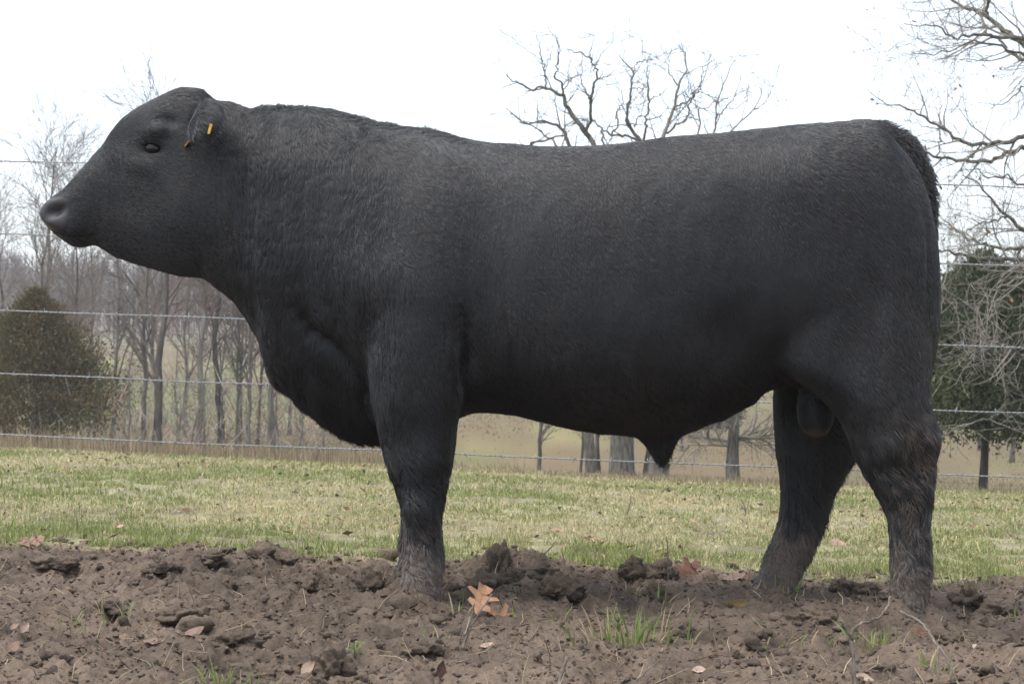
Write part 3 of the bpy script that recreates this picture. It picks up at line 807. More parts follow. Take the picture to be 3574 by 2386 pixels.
def leaf_geo(points, r, size, n_each=(1, 4)):
    g = Geo()
    for p in points:
        for i in range(r.integers(*n_each)):
            c = p + r.normal(0, size * .9, 3)
            a = unit(r.normal(0, 1, 3)); b = unit(np.cross(a, r.normal(0, 1, 3))); s = size * r.uniform(.5, 1.1)
            g.add(np.array([c - a * s, c + b * s * .5 + a * s * .1, c + a * s, c - b * s * .45]), q=[[0, 1, 2, 3]])
    return g
def base_at(sx, D, sink=.15):
    x = (sx - SW / 2) / FPX * D
    return np.array([x, D + CAM[1], float(ground_z(x, D + CAM[1])) - sink])
SLENDER = dict(seg=[.7, .45, .3, .25], wob=.07, up=[.05, .10, .08, .05], tip=.18, rmin=.006, k=[6, 4, 3, 3], depth=3, n=[15, 7, 5, 0], t0=[.22, .15, .1, 0], ang=[32, 36, 40, 40], len=[3.2, 1.4, .75, .4], r=[.05, .022, .012, .008], leafp=.0)
def slender_tree(sx, D, h, r0, lean, seed, label, group=None, mat=None, tmat=None, P=SLENDER, cat='tree', leafp=0.0, name='bare_tree'):
    r = np.random.default_rng(seed)
    b = base_at(sx, D)
    root = link(name, None, label=label, cat=cat, group=group, loc=b)
    P = dict(P); P['leafp'] = leafp
    s = h / 10.0; P['len'] = [l * s for l in P['len']]
    gt, gc, lv = Geo(), Geo(), []
    pts, rad = trunk_tube(gt, np.zeros(3), np.array([lean * h, r.normal(0, .03) * h, h]), r0, .012, r, n=16, wob=.045, k=8)
    sprout(gc, pts, rad, 0, P, r, lv, h)
    link('trunk', gt.mesh('trunk'), tmat or bark_grey, root)
    link('crown', gc.mesh('crown'), mat or twig_grey, root)
    if lv:
        link('leaves', leaf_geo(lv, r, .05).mesh('leaves', False), dead_leaf_mat, root)
    return root
# the wooded line beyond the field, left of the bull and behind it
TL = 'slender leafless grey tree in the wooded line beyond the grass field'
TG = 'slender bare trees beyond the field'
rt = np.random.default_rng(21)
for i, (sx, D, h, r0, lean) in enumerate([(-70, 62, 9.5, .11, .02), (20, 70, 9.0, .09, -.03), (105, 62, 10.4, .10, .05), (150, 66, 10.6, .10, .03), (215, 74, 9.8, .09, .04), (262, 60, 8.4, .08, .0),
        (330, 72, 9.5, .09, -.02), (395, 64, 9.0, .09, .03), (495, 54, 9.2, .10, .0), (542, 52, 9.8, .15, .03), (560, 58, 8.4, .11, -.05), (640, 70, 8.5, .09, .02),
        (699, 52, 8.0, .13, .04), (765, 54, 8.4, .13, -.02), (821, 56, 7.0, .07, .03), (842, 60, 7.0, .06, .0), (867, 55, 7.2, .08, .03), (898, 58, 7.4, .07, .08), (949, 53, 7.6, .12, .0),
        (1010, 64, 6.5, .08, .02), (1110, 70, 6.5, .08, -.02), (1280, 66, 6.0, .10, 0), (3420, 75, 8.0, .10, .02), (3530, 70, 8.5, .10, -.02), (3640, 66, 9.0, .12, .0), (3330, 84, 8.5, .10, .0)]):
    lab = ('tall leafless tree rising above and around the brownish cedar', 'slender leafless tree between the brownish cedar and the throat of the bull', 'grey leafless trunk beyond the field in front of the chest of the bull', 'slender leafless tree behind the dark green cedar')[0 if sx < 300 else 1 if sx < 660 else 2 if sx < 2000 else 3]
    if i == 9: lab = 'thickest grey leafless trunk between the brownish cedar and the bull'
    slender_tree(sx, D, h, r0 * .85, lean, 100 + i, lab, TG + (' beside the cedar', ' before the throat', ' before the chest', ' behind the dark cedar')[0 if sx < 300 else 1 if sx < 660 else 2 if sx < 2000 else 3], twig_warm if i % 3 == 0 else twig_grey, bark_dark if i % 4 == 1 else bark_grey, leafp=.004)
# saplings and brush between the trunks
BR = dict(seg=[.4, .3, .2, .2], wob=.12, up=[.05, .05, .02, 0], tip=.3, rmin=.005, k=[4, 3, 3, 3], depth=2, n=[16, 6, 0, 0], t0=[.1, .1, .1, 0], ang=[45, 45, 45, 40], len=[1.1, .6, .4, .3], r=[.014, .009, .006, .005])
BL = 'twiggy leafless sapling growing among the bare trunks beyond the field'
for i in range(20):
    sx = [300, 360, 430, 470, 590, 610, 660, 735, 790, 880, 925, 985, 1030, 1075, 1150, 40, 170, 1330, 1230, 330][i]
    k_ = 0 if sx < 400 else 1 if sx < 700 else 2
    slender_tree(sx + rt.normal(0, 12), (rt.uniform(46, 62) if sx > 420 else rt.uniform(58, 70)), rt.uniform(2.6, 4.6), .03, rt.normal(0, .08), 300 + i, ('twiggy leafless sapling close beside the brownish cedar', 'twiggy leafless sapling among the trunks before the throat of the bull', 'twiggy leafless sapling among the trunks before the chest of the bull')[k_], ('saplings beside the cedar', 'saplings before the throat', 'saplings before the chest')[k_], twig_warm if i % 2 else twig_grey, bark_grey, BR, leafp=.05 if i > 6 else .01, name='sapling')
# ---- the three old oaks behind the bull's back; their limbs are measured where they show against the sky
def z5(pts): return [(1700 + a / 2.1355, 50 + b / 2.1355) for a, b in pts]
OAKP = dict(seg=[.5, .35, .22, .16], wob=.16, up=[.05, .08, .04, 0], tip=.25, rmin=.0055, k=[5, 4, 3, 3], depth=4, n=[0, 2.2, 2.9, 3.6], t0=[.1, .12, .12, .1], ang=[45, 48, 50, 50], len=[1.6, .95, .58, .34], r=[.05, .024, .014, .009], perm=True, leafp=.012)
def oak(trunk_sx, D, r0, fork_sy, limbs, label, seed, mat_t, depth_spread=1.8, extra=()):
    r = np.random.default_rng(seed)
    base = base_at(trunk_sx, D)
    root = link('oak_tree', None, label=label, cat='tree', loc=base)
    gt, gc, lv = Geo(), Geo(), []
    fork = px(trunk_sx, fork_sy, D=D) - base
    pts, rad = trunk_tube(gt, np.zeros(3), fork, r0, r0 * .72, r, n=12, wob=.05, k=12, flare=1.5)
    ppm = FPX / D
    starts = {}
    for pl, w0, w1 in limbs:
        pl = z5(pl) if not isinstance(pl[0][0], str) else [(a, b) for _, a, b in pl]
        off = r.uniform(-depth_spread, depth_spread)
        key = pl[0]
        # a limb that leaves an earlier limb starts at that limb's own depth
        d0 = None
        for k2, seg in starts.items():
            dd = np.hypot(seg[:, 0] - key[0], seg[:, 1] - key[1]); j = dd.argmin()
            if dd[j] < 14: d0 = seg[j, 2]
        ds = np.linspace(d0 if d0 is not None else D + off * .5, D + off, len(pl))
        a3 = np.column_stack([np.array(pl, float), ds])
        starts[(key, len(starts))] = resample(a3, 30)
        P3 = np.array([px(a, b, D=c) for a, b, c in a3]) - base
        if d0 is None:      # joins the trunk behind the bull
            mid = (P3[0] + pts[-1]) / 2 + np.array([0, 0, .2 * abs(P3[0][0] - pts[-1][0])]) * -.3
            P3 = np.concatenate([[pts[-2], mid], P3])
            wr = np.concatenate([[w0 * 1.5, w0 * 1.25], np.linspace(w0, w1, len(pl))])
        else:
            wr = np.linspace(w0, w1, len(pl))
        R = resample(np.column_stack([P3, wr / ppm / 2]), max(10, int(len(P3) * 4)))
        R[1:-1, :3] += r.normal(0, .022, (len(R) - 2, 3))
        tube(gc if w0 < 9 else gt, R[:, :3], np.maximum(R[:, 3], .008), 6)
        sprout(gc, R[:, :3], R[:, 3], 1, OAKP, r, lv, t0=.12)
    link('trunk', gt.mesh('trunk'), mat_t, root)
    link('crown', gc.mesh('crown'), twig_grey, root)
    if lv: link('leaves', leaf_geo(lv, r, .055, (1, 4)).mesh('leaves', False), dead_leaf_mat, root)
    return root
oak(2055, 45, .14, 800, [
    ([(790, 980), (740, 880), (640, 760), (600, 680), (565, 610), (500, 570), (440, 545), (350, 560), (270, 530), (190, 490), (140, 450)], 20, 4),
    ([(565, 610), (570, 550), (510, 480), (520, 380), (530, 290), (530, 170)], 9, 2.5),
    ([(440, 545), (430, 460), (415, 380), (400, 300), (395, 220), (360, 150)], 7, 2.5),
    ([(740, 880), (775, 780), (770, 640), (790, 560), (825, 480), (820, 430), (780, 350), (720, 300), (640, 280), (600, 260)], 13, 3),
    ([(825, 485), (900, 460), (970, 400)], 5, 2), ([(770, 640), (730, 560), (700, 490), (660, 400)], 6, 2), ([(780, 350), (770, 280), (800, 170)], 4, 2),
    ([(610, 980), (580, 890), (520, 820), (440, 800), (370, 795), (290, 820), (220, 760), (140, 700)], 14, 3),
    ([(375, 790), (380, 700), (360, 600)], 5, 2), ([(520, 970), (450, 930), (400, 860), (300, 830), (220, 800)], 9, 3),
    ([(310, 975), (450, 930), (570, 905)], 9, 6), ([(570, 560), (620, 490), (680, 440)], 5, 2)],
    'forked leafless oak with the leftmost thin trunks under the belly of the bull' if False else 'spreading leafless oak whose limbs rise above the dip in the back of the bull', 51, bark_lichen)
oak(2170, 46, .31, 760, [
    ([(1150, 940), (1080, 860), (1045, 800), (1045, 700), (1060, 580), (1090, 450), (1040, 370), (980, 300)], 14, 3),
    ([(1090, 450), (1110, 360), (1180, 340)], 5, 2),
    ([(1130, 930), (1050, 915), (930, 900), (860, 860), (790, 800), (700, 790), (640, 780)], 10, 3),
    ([(930, 895), (975, 830), (970, 740), (1010, 640), (1000, 560)], 8, 2.5), ([(860, 860), (870, 980), (880, 1060)], 8, 8),
    ([(1165, 940), (1180, 850), (1185, 750), (1215, 650), (1190, 570), (1190, 440), (1200, 330)], 10, 2.5),
    ([(1215, 640), (1290, 600), (1340, 540)], 4, 2), ([(1045, 790), (1100, 830), (1130, 750), (1180, 760)], 5, 4), ([(1060, 560), (1130, 550), (1190, 545)], 4, 3)],
    'stout pale-barked leafless oak showing its broad trunk under the belly of the bull', 52, bark_lichen)
oak(2290, 44, .16, 780, [
    ([(1300, 920), (1350, 820), (1390, 690), (1420, 540), (1470, 430), (1490, 310), (1430, 220)], 15, 3),
    ([(1390, 690), (1490, 660), (1560, 590), (1600, 500), (1640, 400)], 8, 2.5), ([(1420, 530), (1370, 470), (1330, 330)], 6, 2),
    ([(1340, 890), (1400, 820), (1470, 800), (1520, 660), (1570, 540), (1620, 400), (1700, 340)], 9, 2.5),
    ([(1570, 900), (1595, 760), (1560, 700), (1640, 690), (1720, 660), (1800, 630)], 7, 2.5), ([(1560, 700), (1550, 600), (1530, 520)], 4, 2),
    ([(1690, 890), (1710, 780), (1710, 680), (1750, 540), (1800, 430), (1850, 340)], 8, 2.5),
    ([(1710, 780), (1790, 690), (1860, 590), (1890, 440)], 5, 2), ([(1810, 880), (1890, 800), (2000, 700), (2040, 560), (2070, 500)], 7, 2), ([(1950, 745), (2050, 680), (2120, 580)], 4, 2)],
    'leafless oak with steep limbs rising over the loin of the bull', 53, bark_grey)
for i, (sx, D, h, r0) in enumerate([(2097, 47, 5.5, .065), (2255, 46, 5.5, .10), (2330, 47, 5.5, .09), (2023, 48, 4.5, .04)]):
    slender_tree(sx, D, h, r0, .01, 400 + i, ('thin bare stem squeezed between the forked oak and the broad oak trunk', 'grey stem close behind the sheath of the bull, next to the broad oak trunk', 'outermost grey stem of the oak clump, behind the rear of the sheath', 'thinnest stem of the oak clump, facing the lone dark sapling')[i], 'thin stems around the oak trunk', twig_grey, bark_dark, name='bare_tree')
slender_tree(1885, 44, 4.6, .055, .004, 420, 'lone dark straight sapling trunk between the forelegs and the oaks', None, twig_grey, bark_dark, name='sapling')
slender_tree(2381, 62, 4.2, .05, 0, 421, 'small far-off dark tree right of the oak trunks, beyond the hollow', None, twig_grey, bark_dark)
slender_tree(2560, 39, 5.6, .15, .0, 422, 'lichen-covered thick-trunked small tree just ahead of the hind legs', None, twig_pale, bark_lichen, dict(SLENDER, n=[36, 11, 8, 0], t0=[.18, .1, .1, 0], ang=[75, 50, 45, 40], up=[.0, -.06, -.05, 0], len=[2.8, 1.3, .7, .4]), leafp=.006)
# ---- big oak on the right: trunk beyond the frame, limbs reaching in
def zr(pts): return [('p', 2900 + a / 1.568, b / 1.568) for a, b in pts]
def zs(pts): return [('p', 3200 + a / 1.568, 850 + b / 1.568) for a, b in pts]
def right_oak():
    D = 30; r = np.random.default_rng(61)
    base = base_at(4020, D)
    root = link('oak_tree', None, label='large leafless oak reaching heavy limbs in behind the tail of the bull', cat='tree', loc=base)
    gt, gc, lv = Geo(), Geo(), []
    ppm = FPX / D
    pts, rad = trunk_tube(gt, np.zeros(3), np.array([-.2, .2, 9.0]), .42, .16, r, n=18, wob=.06, k=14)
    P = dict(OAKP, len=[1.6, 1.0, .6, .34], n=[0, 2.8, 3.6, 4.6], leafp=.03, rmin=.004)
    L = [([(1057, 245), (980, 190), (880, 110), (780, 50), (660, 0), (560, -40)], 26, 5), ([(850, 95), (865, 0), (880, -80)], 12, 6), ([(820, 90), (850, 180)], 7, 7),
         ([(1057, 215), (900, 205), (840, 185), (700, 205), (630, 185), (580, 150), (500, 145), (400, 130)], 15, 2.5),
         ([(880, 235), (790, 225), (700, 260), (600, 300), (530, 300), (440, 290)], 8, 2.5), ([(1057, 330), (960, 280), (920, 220)], 14, 9),
         ([(1057, 740), (960, 785), (820, 795), (740, 790), (650, 740), (590, 690), (500, 640), (420, 590), (380, 580), (290, 560), (200, 490)], 17, 2),
         ([(590, 690), (600, 600), (590, 500)], 5, 2), ([(640, 710), (520, 700), (400, 650)], 5, 2), ([(1057, 815), (960, 845), (870, 885), (760, 885), (660, 865), (580, 855), (500, 830)], 18, 8),
         ([(750, 875), (800, 820), (820, 795)], 8, 7), ([(580, 850), (600, 760), (590, 690)], 6, 4),
         ([(1057, 1270), (980, 1200), (930, 1140), (860, 1070), (800, 1000), (720, 960)], 14, 3), ([(960, 1190), (850, 1210), (850, 1280), (820, 1320)], 6, 5), ([(850, 1210), (710, 1270)], 5, 2.5),
         ([(1057, 1360), (950, 1355), (840, 1330), (740, 1310), (660, 1240), (600, 1190)], 15, 4), ([(1057, 1410), (900, 1425), (750, 1405), (660, 1380), (580, 1360), (500, 1350)], 15, 5),
         ([(1057, 1010), (960, 960), (880, 980), (780, 930), (700, 940)], 8, 2), ([(1057, 480), (960, 560), (900, 580), (800, 560)], 6, 2)]
    low = [([(586, 560), (500, 560), (430, 610), (400, 655), (330, 665), (270, 690), (180, 705), (90, 765)], 14, 4), ([(586, 750), (520, 700), (460, 670), (400, 655)], 14, 9), ([(586, 640), (540, 580), (500, 565)], 10, 8),
           ([(586, 850), (480, 885), (440, 940), (340, 970), (250, 1000), (130, 1050)], 12, 3), ([(586, 480), (480, 520), (380, 510), (260, 460), (180, 440)], 14, 3), ([(470, 520), (450, 450), (380, 400), (320, 380)], 7, 3),
           ([(400, 650), (330, 600), (250, 640), (120, 615)], 7, 3), ([(440, 940), (340, 920), (250, 930), (120, 960)], 7, 2.5), ([(586, 330), (480, 360), (380, 330), (250, 330), (140, 300)], 11, 3), ([(586, 180), (480, 230), (400, 260), (300, 230), (200, 150)], 9, 2.5)]
    allL = [(zr(a), b, c, 0) for a, b, c in L] + [(zs(a), b, c, 1) for a, b, c in low]
    seen = []
    for pl, w0, w1, lo in allL:
        pl = [(a, b) for _, a, b in pl]
        off = r.uniform(-2.2, 2.2) - 2.0 * lo
        d0 = None
        for seg in seen:
            dd = np.hypot(seg[:, 0] - pl[0][0], seg[:, 1] - pl[0][1]); j = dd.argmin()
            if dd[j] < 12: d0 = seg[j, 2]
        a3 = np.column_stack([np.array(pl, float), np.linspace(d0 if d0 is not None else D + off * .6, D + off, len(pl))])
        seen.append(resample(a3, 30))
        P3 = np.array([px(a, b, D=c) for a, b, c in a3]) - base
        wr = np.linspace(w0, w1, len(pl))
        if d0 is None:
            j = np.abs(pts[:, 2] - (P3[0][2] - .5 - .3 * abs(P3[0][0] - pts[4][0]) * (1 if not lo else -.3))).argmin()
            P3 = np.concatenate([[pts[j], pts[j] * .4 + P3[0] * .6 + np.array([0, 0, .25])], P3]); wr = np.concatenate([[w0 * 1.7, w0 * 1.2], wr])
        R = resample(np.column_stack([P3, wr / ppm / 2]), max(12, len(P3) * 5))
        R[1:-1, :3] += r.normal(0, .018, (len(R) - 2, 3))
        tube(gt, R[:, :3], np.maximum(R[:, 3], .006), 7)
        sprout(gc, R[:, :3], R[:, 3], 1, P, r, lv, t0=.1)
    link('trunk', gt.mesh('trunk'), bark_lichen, root)
    link('crown', gc.mesh('crown'), twig_pale, root)
    link('leaves', leaf_geo(lv, r, .05, (1, 4)).mesh('leaves', False), dead_leaf_mat, root)
right_oak()
# ---- red cedars
def cedar(sx, D, h, rmax, label, col, col2, seed, trunk_r, clear):
    r = np.random.default_rng(seed)
    b = base_at(sx, D)
    root = link('cedar_tree', None, label=label, cat='tree', loc=b)
    gt = Geo(); pts, rad = trunk_tube(gt, np.zeros(3), np.array([.05, 0, h * .93]), trunk_r, .015, r, n=12, wob=.05, k=9, flare=1.25)
    link('trunk', gt.mesh('trunk'), bark_dark, root)
    cs, vs = [], []
    for i in range(560):
        t = r.random() ** .75
        z = clear + (h - clear) * t
        R = rmax * (np.interp(t, [0, .12, .3, .6, .85, 1], [.80, 1.0, .88, .55, .24, .03])) * r.uniform(.65, 1.12)
        az = r.uniform(0, 2 * np.pi)
        m = int(40 + 130 * R / rmax)
        s = np.sqrt(r.random(m)) * R
        droop = .25 * r.normal(.6, .5)
        c = np.stack([np.cos(az) * s, np.sin(az) * s, z + .22 * s - droop * (s / max(R, .1)) ** 2 * .35], -1) + r.normal(0, .075, (m, 3)) * (1 + s[:, None])
        up = np.stack([np.cos(az) * np.ones(m) * .6, np.sin(az) * np.ones(m) * .6, np.full(m, .75)], -1) + r.normal(0, .45, (m, 3))
        up /= np.linalg.norm(up, axis=1, keepdims=True)
        sd_ = np.cross(up, r.normal(0, 1, (m, 3))); sd_ /= np.linalg.norm(sd_, axis=1, keepdims=True)
        ln = r.uniform(.05, .12, (m, 1)); w = ln * r.uniform(.18, .34, (m, 1))
        vs.append(np.stack([c - sd_ * w, c + sd_ * w, c + up * ln], 1).reshape(-1, 3))
        k = r.uniform(0, 1); kk = np.clip(k + r.normal(0, .25, (m, 1)), 0, 1)
        cc = (np.array(col) * (1 - kk) + np.array(col2) * kk) * r.uniform(.7, 1.25, (m, 1))
        cs.append(np.repeat(cc, 3, 0))
    vv = np.concatenate(vs); tt = np.arange(len(vv)).reshape(-1, 3)
    me = mesh_np('crown', vv, tt, None, False); vcol(me, 'col', np.concatenate(cs))
    link('crown', me, cedar_mat, root)
cedar_mat = mat_attr('cedar_foliage', .8, .2, trans=.25)
cedar(125, 52, 4.7, 2.65, 'bushy brownish green cedar standing left of the bare trunks', (.085, .080, .036), (.165, .115, .052), 71, .09, .55)
cedar(3435, 30, 3.9, 2.2, 'dark green cedar on a single trunk behind the hocks of the bull', (.065, .09, .045), (.13, .14, .07), 72, .075, .95)
cedar(2470, 70, 2.6, 1.3, 'small grey-green cedar bush beyond the hollow under the belly', (.075, .08, .045), (.12, .115, .075), 73, .05, .5)
# ---- far wood on the ridge: one mass
def far_wood():
    r = np.random.default_rng(81); n = 3400
    D = r.uniform(215, 420, n); x = r.uniform(-.42, .42, n) * D + r.normal(0, 3, n)
    gzv = ground_z(x, D + CAM[1])
    vs, tb, cs = [], 0, []
    m = 46
    for i in range(n):
        h = r.uniform(5, 10)
        z0 = gzv[i] - .2; b = np.array([x[i], D[i] + CAM[1], z0])
        t = r.uniform(.25, 1.0, m); az = r.uniform(0, 2 * np.pi, m); a = r.uniform(.3, 1.0, m)
        p0 = b + np.stack([np.zeros(m), np.zeros(m), h * t * .72], -1)
        p1 = p0 + np.stack([np.cos(az) * np.sin(a), np.sin(az) * np.sin(a), np.cos(a)], -1) * (h * .34 * (1.15 - t * .7))[:, None]
        w = np.array([.035, 0, 0]) * r.uniform(.6, 1.6, (m, 1))
        vs.append(np.stack([p0 - w, p0 + w, p1], 1).reshape(-1, 3))
        vs.append(np.array([b - [.11, 0, 0], b + [.11, 0, 0], b + [0, 0, h]]))
        cs.append(np.tile(np.array([.175, .145, .125]) * r.uniform(.65, 1.3), ((m + 1) * 3, 1)))
    vv = np.concatenate(vs)
    me = mesh_np('far_wood', vv, np.arange(len(vv)).reshape(-1, 3), None, False); vcol(me, 'col', np.concatenate(cs))
    link('far_wood', me, mat_attr('far_wood', .9, .1), kind='stuff', label='grey leafless wood covering the far ridge', cat='woodland')
far_wood()

def undergrowth():
    r = np.random.default_rng(83); n = 9000
    D = r.uniform(50, 95, n); sx = r.uniform(-150, 1350, n)
    x = (sx - SW / 2) / FPX * D; z = ground_z(x, D + CAM[1])
    k = r.random(n) < np.clip(.55 + .9 * fbm(x / 3, D / 6, 44, 2), .05, 1); x, D, z = x[k], D[k], z[k]; n = len(x)
    b = np.stack([x, D + CAM[1], z + r.uniform(0, 2.6, n) * r.random(n)], -1)
    d = r.normal(0, 1, (n, 3)); d[:, 2] = np.abs(d[:, 2]) + .3; d /= np.linalg.norm(d, axis=1, keepdims=True)
    L = r.uniform(.5, 1.8, (n, 1)); w = np.array([1, 0, 0]) * r.uniform(.005, .012, (n, 1))
    m = b + d * L * .5 + r.normal(0, .08, (n, 3)); t = b + d * L + r.normal(0, .16, (n, 3))
    v = np.stack([b - w, b + w, m - w * .7, m + w * .7, t], 1).reshape(-1, 3)
    i = np.arange(n)[:, None] * 5
    me = mesh_np('undergrowth', v, i + np.array([[2, 3, 4]]), i + np.array([[0, 1, 3, 2]]), False)
    vcol(me, 'col', np.repeat(np.where(r.random((n, 1)) < .2, np.array([.32, .20, .14]), np.array([.30, .265, .225])) * r.uniform(.6, 1.2, (n, 1)), 5, 0))
    link('undergrowth', me, mat_attr('undergrowth', .9, .1), kind='stuff', label='tangled grey-brown undergrowth between the bare trees', cat='undergrowth')
undergrowth()
# ---------------------------------------------------------------- grass, weeds, fence
def blades(n, x, y, h, w, lean, cols, r, name, mat, label, cat, kind='stuff', zoff=-.005):
    z = ground_z(x, y) + zoff
    az = r.uniform(0, 2 * np.pi, n)
    d = np.stack([np.cos(az), np.sin(az)], -1)
    ln = lean * np.abs(r.normal(0, 1, n))
    fa = r.uniform(0, 2 * np.pi, n); s = np.stack([np.cos(fa), np.sin(fa), np.zeros(n)], -1) * (w / 2)[:, None]
    b = np.stack([x, y, z], -1)
    m = b + np.stack([d[:, 0] * ln * h * .35, d[:, 1] * ln * h * .35, h * .6 / np.sqrt(1 + .3 * ln ** 2)], -1)
    t = b + np.stack([d[:, 0] * ln * h, d[:, 1] * ln * h, h / np.sqrt(1 + ln ** 2)], -1)
    v = np.stack([b - s, b + s, m - s * .8, m + s * .8, t], 1).reshape(-1, 3)
    i = np.arange(n)[:, None] * 5
    me = mesh_np(name, v, np.concatenate([i + np.array([[2, 3, 4]])]), i + np.array([[0, 1, 3, 2]]), True)
    vcol(me, 'col', np.repeat(cols, 5, 0))
    return link(name, me, mat, kind=kind, label=label, cat=cat)
grass_mat = mat_attr('grass_blades', .6, .25, trans=.35)
def make_grass():
    r = np.random.default_rng(91)
    xs, ys = [], []
    for d0, d1, rho in ((6.75, 8.2, 7000), (8.2, 10, 5000), (10, 13, 2300), (13, 17, 1100), (17, 24, 450)):
        hw = .285 * d1 + .5; n = int(rho * (d1 - d0) * 2 * hw)
        xs.append(r.uniform(-hw, hw, n)); ys.append(r.uniform(d0, d1, n) + CAM[1])
    x, y = np.concatenate(xs), np.concatenate(ys)
    clump = fbm(x * 7, y * 7, 3, 2)
    keep = (r.random(len(x)) > mud_mask(x, y) * 1.06) & (r.random(len(x)) < np.clip(.72 + 0.9 * clump, .08, 1))
    x, y, clump = x[keep], y[keep], clump[keep]; n = len(x); d = y - CAM[1]
    patch = fbm(x * .9, y * .7, 8, 3) * .75 + .35 * clump
    g = r.random(n) < np.clip(.40 + .85 * patch - .012 * (d - 8) - .12 * sstep(13, 19, d), .06, .93)
    green = np.array([.215, .255, .095]) * r.uniform(.6, 1.3, (n, 1)) + np.array([.05, .03, .0]) * r.random((n, 1))
    straw = np.array([.53, .46, .26]) * r.uniform(.55, 1.2, (n, 1))
    cols = np.where(g[:, None], green, straw)
    h = np.where(g, r.uniform(.010, .034, n), r.uniform(.010, .036, n)) * np.where(r.random(n) < .03, 1.8, 1.0) * (1 + .35 * clump) * np.clip(1 + .03 * (d - 8), 1, 1.4)
    h = h * (1 + .55 * np.where(g, 1, .3) * sstep(8.0, 6.95, d))
    w = r.uniform(.0030, .0060, n) * np.clip(d / 8, 1, 2.2)
    blades(n, x, y, h, w, np.where(g, .95, 1.9), cols, r, 'grass', grass_mat, 'short green and straw-coloured pasture grass behind the bull', 'grass')
make_grass()
def make_weeds():
    r = np.random.default_rng(92); n = 30000
    d = r.uniform(18.5, 42, n) ; x = r.uniform(-.32, .36, n) * d
    dens = np.clip(.5 + .9 * fbm(x / 2.2, d / 3.0, 5, 3) + np.where(x < -1.5, .25, -.1), 0.02, 1)
    k = r.random(n) < dens; x, d = x[k], d[k]; n = len(x)
    h = r.uniform(.07, .26, n) * np.where(x < -1.2, 1.0, .45) * (1 + .4 * fbm(x / 2, d / 2, 9, 2)); tall = r.random(n) < .02; h = np.where(tall, h * 1.7, h)
    cols = np.where(r.random((n, 1)) < .45, np.array([.26, .18, .125]), np.array([.31, .26, .155])) * r.uniform(.6, 1.2, (n, 1))
    blades(n, x, d + CAM[1], h, r.uniform(.006, .013, n), np.full(n, .35), cols, r, 'dry_weeds', grass_mat, 'dry pinkish brown weeds along the brow of the field', 'weeds')
make_weeds()
# ---- five-strand barbed wire fence
WL = [(563, 370), (817, 537), (1082, 711), (1305, 858), (1517, 997)]
WIRE = [((0, 370 * 1.5215), (3574, 430 * 1.5215)), ((0, 537 * 1.5215), (3574, 612 * 1.5215)), ((0, 711 * 1.5215), (3574, 797 * 1.5215)), ((0, 858 * 1.5215), (3574, 947 * 1.5215)), ((0, 997 * 1.5215), (3574, 1095 * 1.5215))]
wire_mat = mat_simple('galvanised_wire', (.27, .275, .28), .5, .5, 30, .25, metallic=.35)
post_mat = bark_mat('weathered_post', (.20, .17, .14), (.32, .29, .25), 12)
fence = link('barbed_wire_fence', None, label='five-strand galvanised barbed wire fence running behind the bull', cat='fence')
XL, XR = -3.9, 3.9
def fence_pt(i, x):
    a = px(*WIRE[i][0], D=8.06); b = px(*WIRE[i][1], D=7.60)
    t = (x - a[0]) / (b[0] - a[0])
    return np.outer(1 - t, a) + np.outer(t, b)
g = Geo()
for s_, r_ in ((0, .0022), (1, .0022)):
    t = np.linspace(-.009, .009, 5); tube(g, np.stack([np.cos(t * 300 + s_ * 2) * .004, np.sin(t * 300 + s_ * 2) * .004, t * 0], -1) + np.array([0, 0, 0]), r_, 4)
barb_geo = Geo()
for ax in (np.array([.25, .55, .8]), np.array([-.2, .5, -.85])):
    ax = ax / np.linalg.norm(ax)
    tube(barb_geo, np.outer(np.linspace(-.018, .018, 3), ax), [.0009, .0017, .0009], 4)
th = np.linspace(0, 4 * np.pi, 14)
tube(barb_geo, np.stack([(th / (4 * np.pi) - .5) * .012, np.cos(th) * .0034, np.sin(th) * .0034], -1), .0014, 4)
barb_me = barb_geo.mesh('barb'); barb_me.materials.append(wire_mat)
rb = np.random.default_rng(95)
for i in range(5):
    g = Geo(); xs = np.arange(XL, XR, .008)
    P = fence_pt(i, xs)
    P[:, 2] += .004 * noise3(xs * 2.2, i * 7.7) - .012 * (1 - ((xs) / 3.9) ** 2) * 0
    P[:, 1] += .004 * noise3(xs * 2.0, i * 3.1 + 5)
    for s_ in (0, np.pi):
        tube(g, P + np.stack([0 * xs, np.cos(xs * 150 + s_) * .0019, np.sin(xs * 150 + s_) * .0019], -1), .0017, 4)
    wire = link('wire', g.mesh('wire'), wire_mat, fence)
    x = XL + rb.uniform(.05, .15)
    while x < XR:
        o = link('barb', barb_me, None, wire, loc=tuple(fence_pt(i, np.array([x]))[0]))
        o.rotation_euler = (rb.uniform(0, 6.28), rb.normal(0, .15), rb.normal(0, .15))
        x += rb.uniform(.145, .175)
for xp in (XL + .04, XR - .04):
    P = fence_pt(0, np.array([xp]))[0]; gz0 = float(ground_z(xp, P[1] + .065))
    g = Geo(); trunk_tube(g, np.array([xp, P[1] + .065, gz0 - .3]), np.array([xp + .01, P[1] + .065, P[2] + .12]), .058, .05, rb, n=10, wob=.01, k=12, flare=1.0)
    link('post', g.mesh('post'), post_mat, fence)

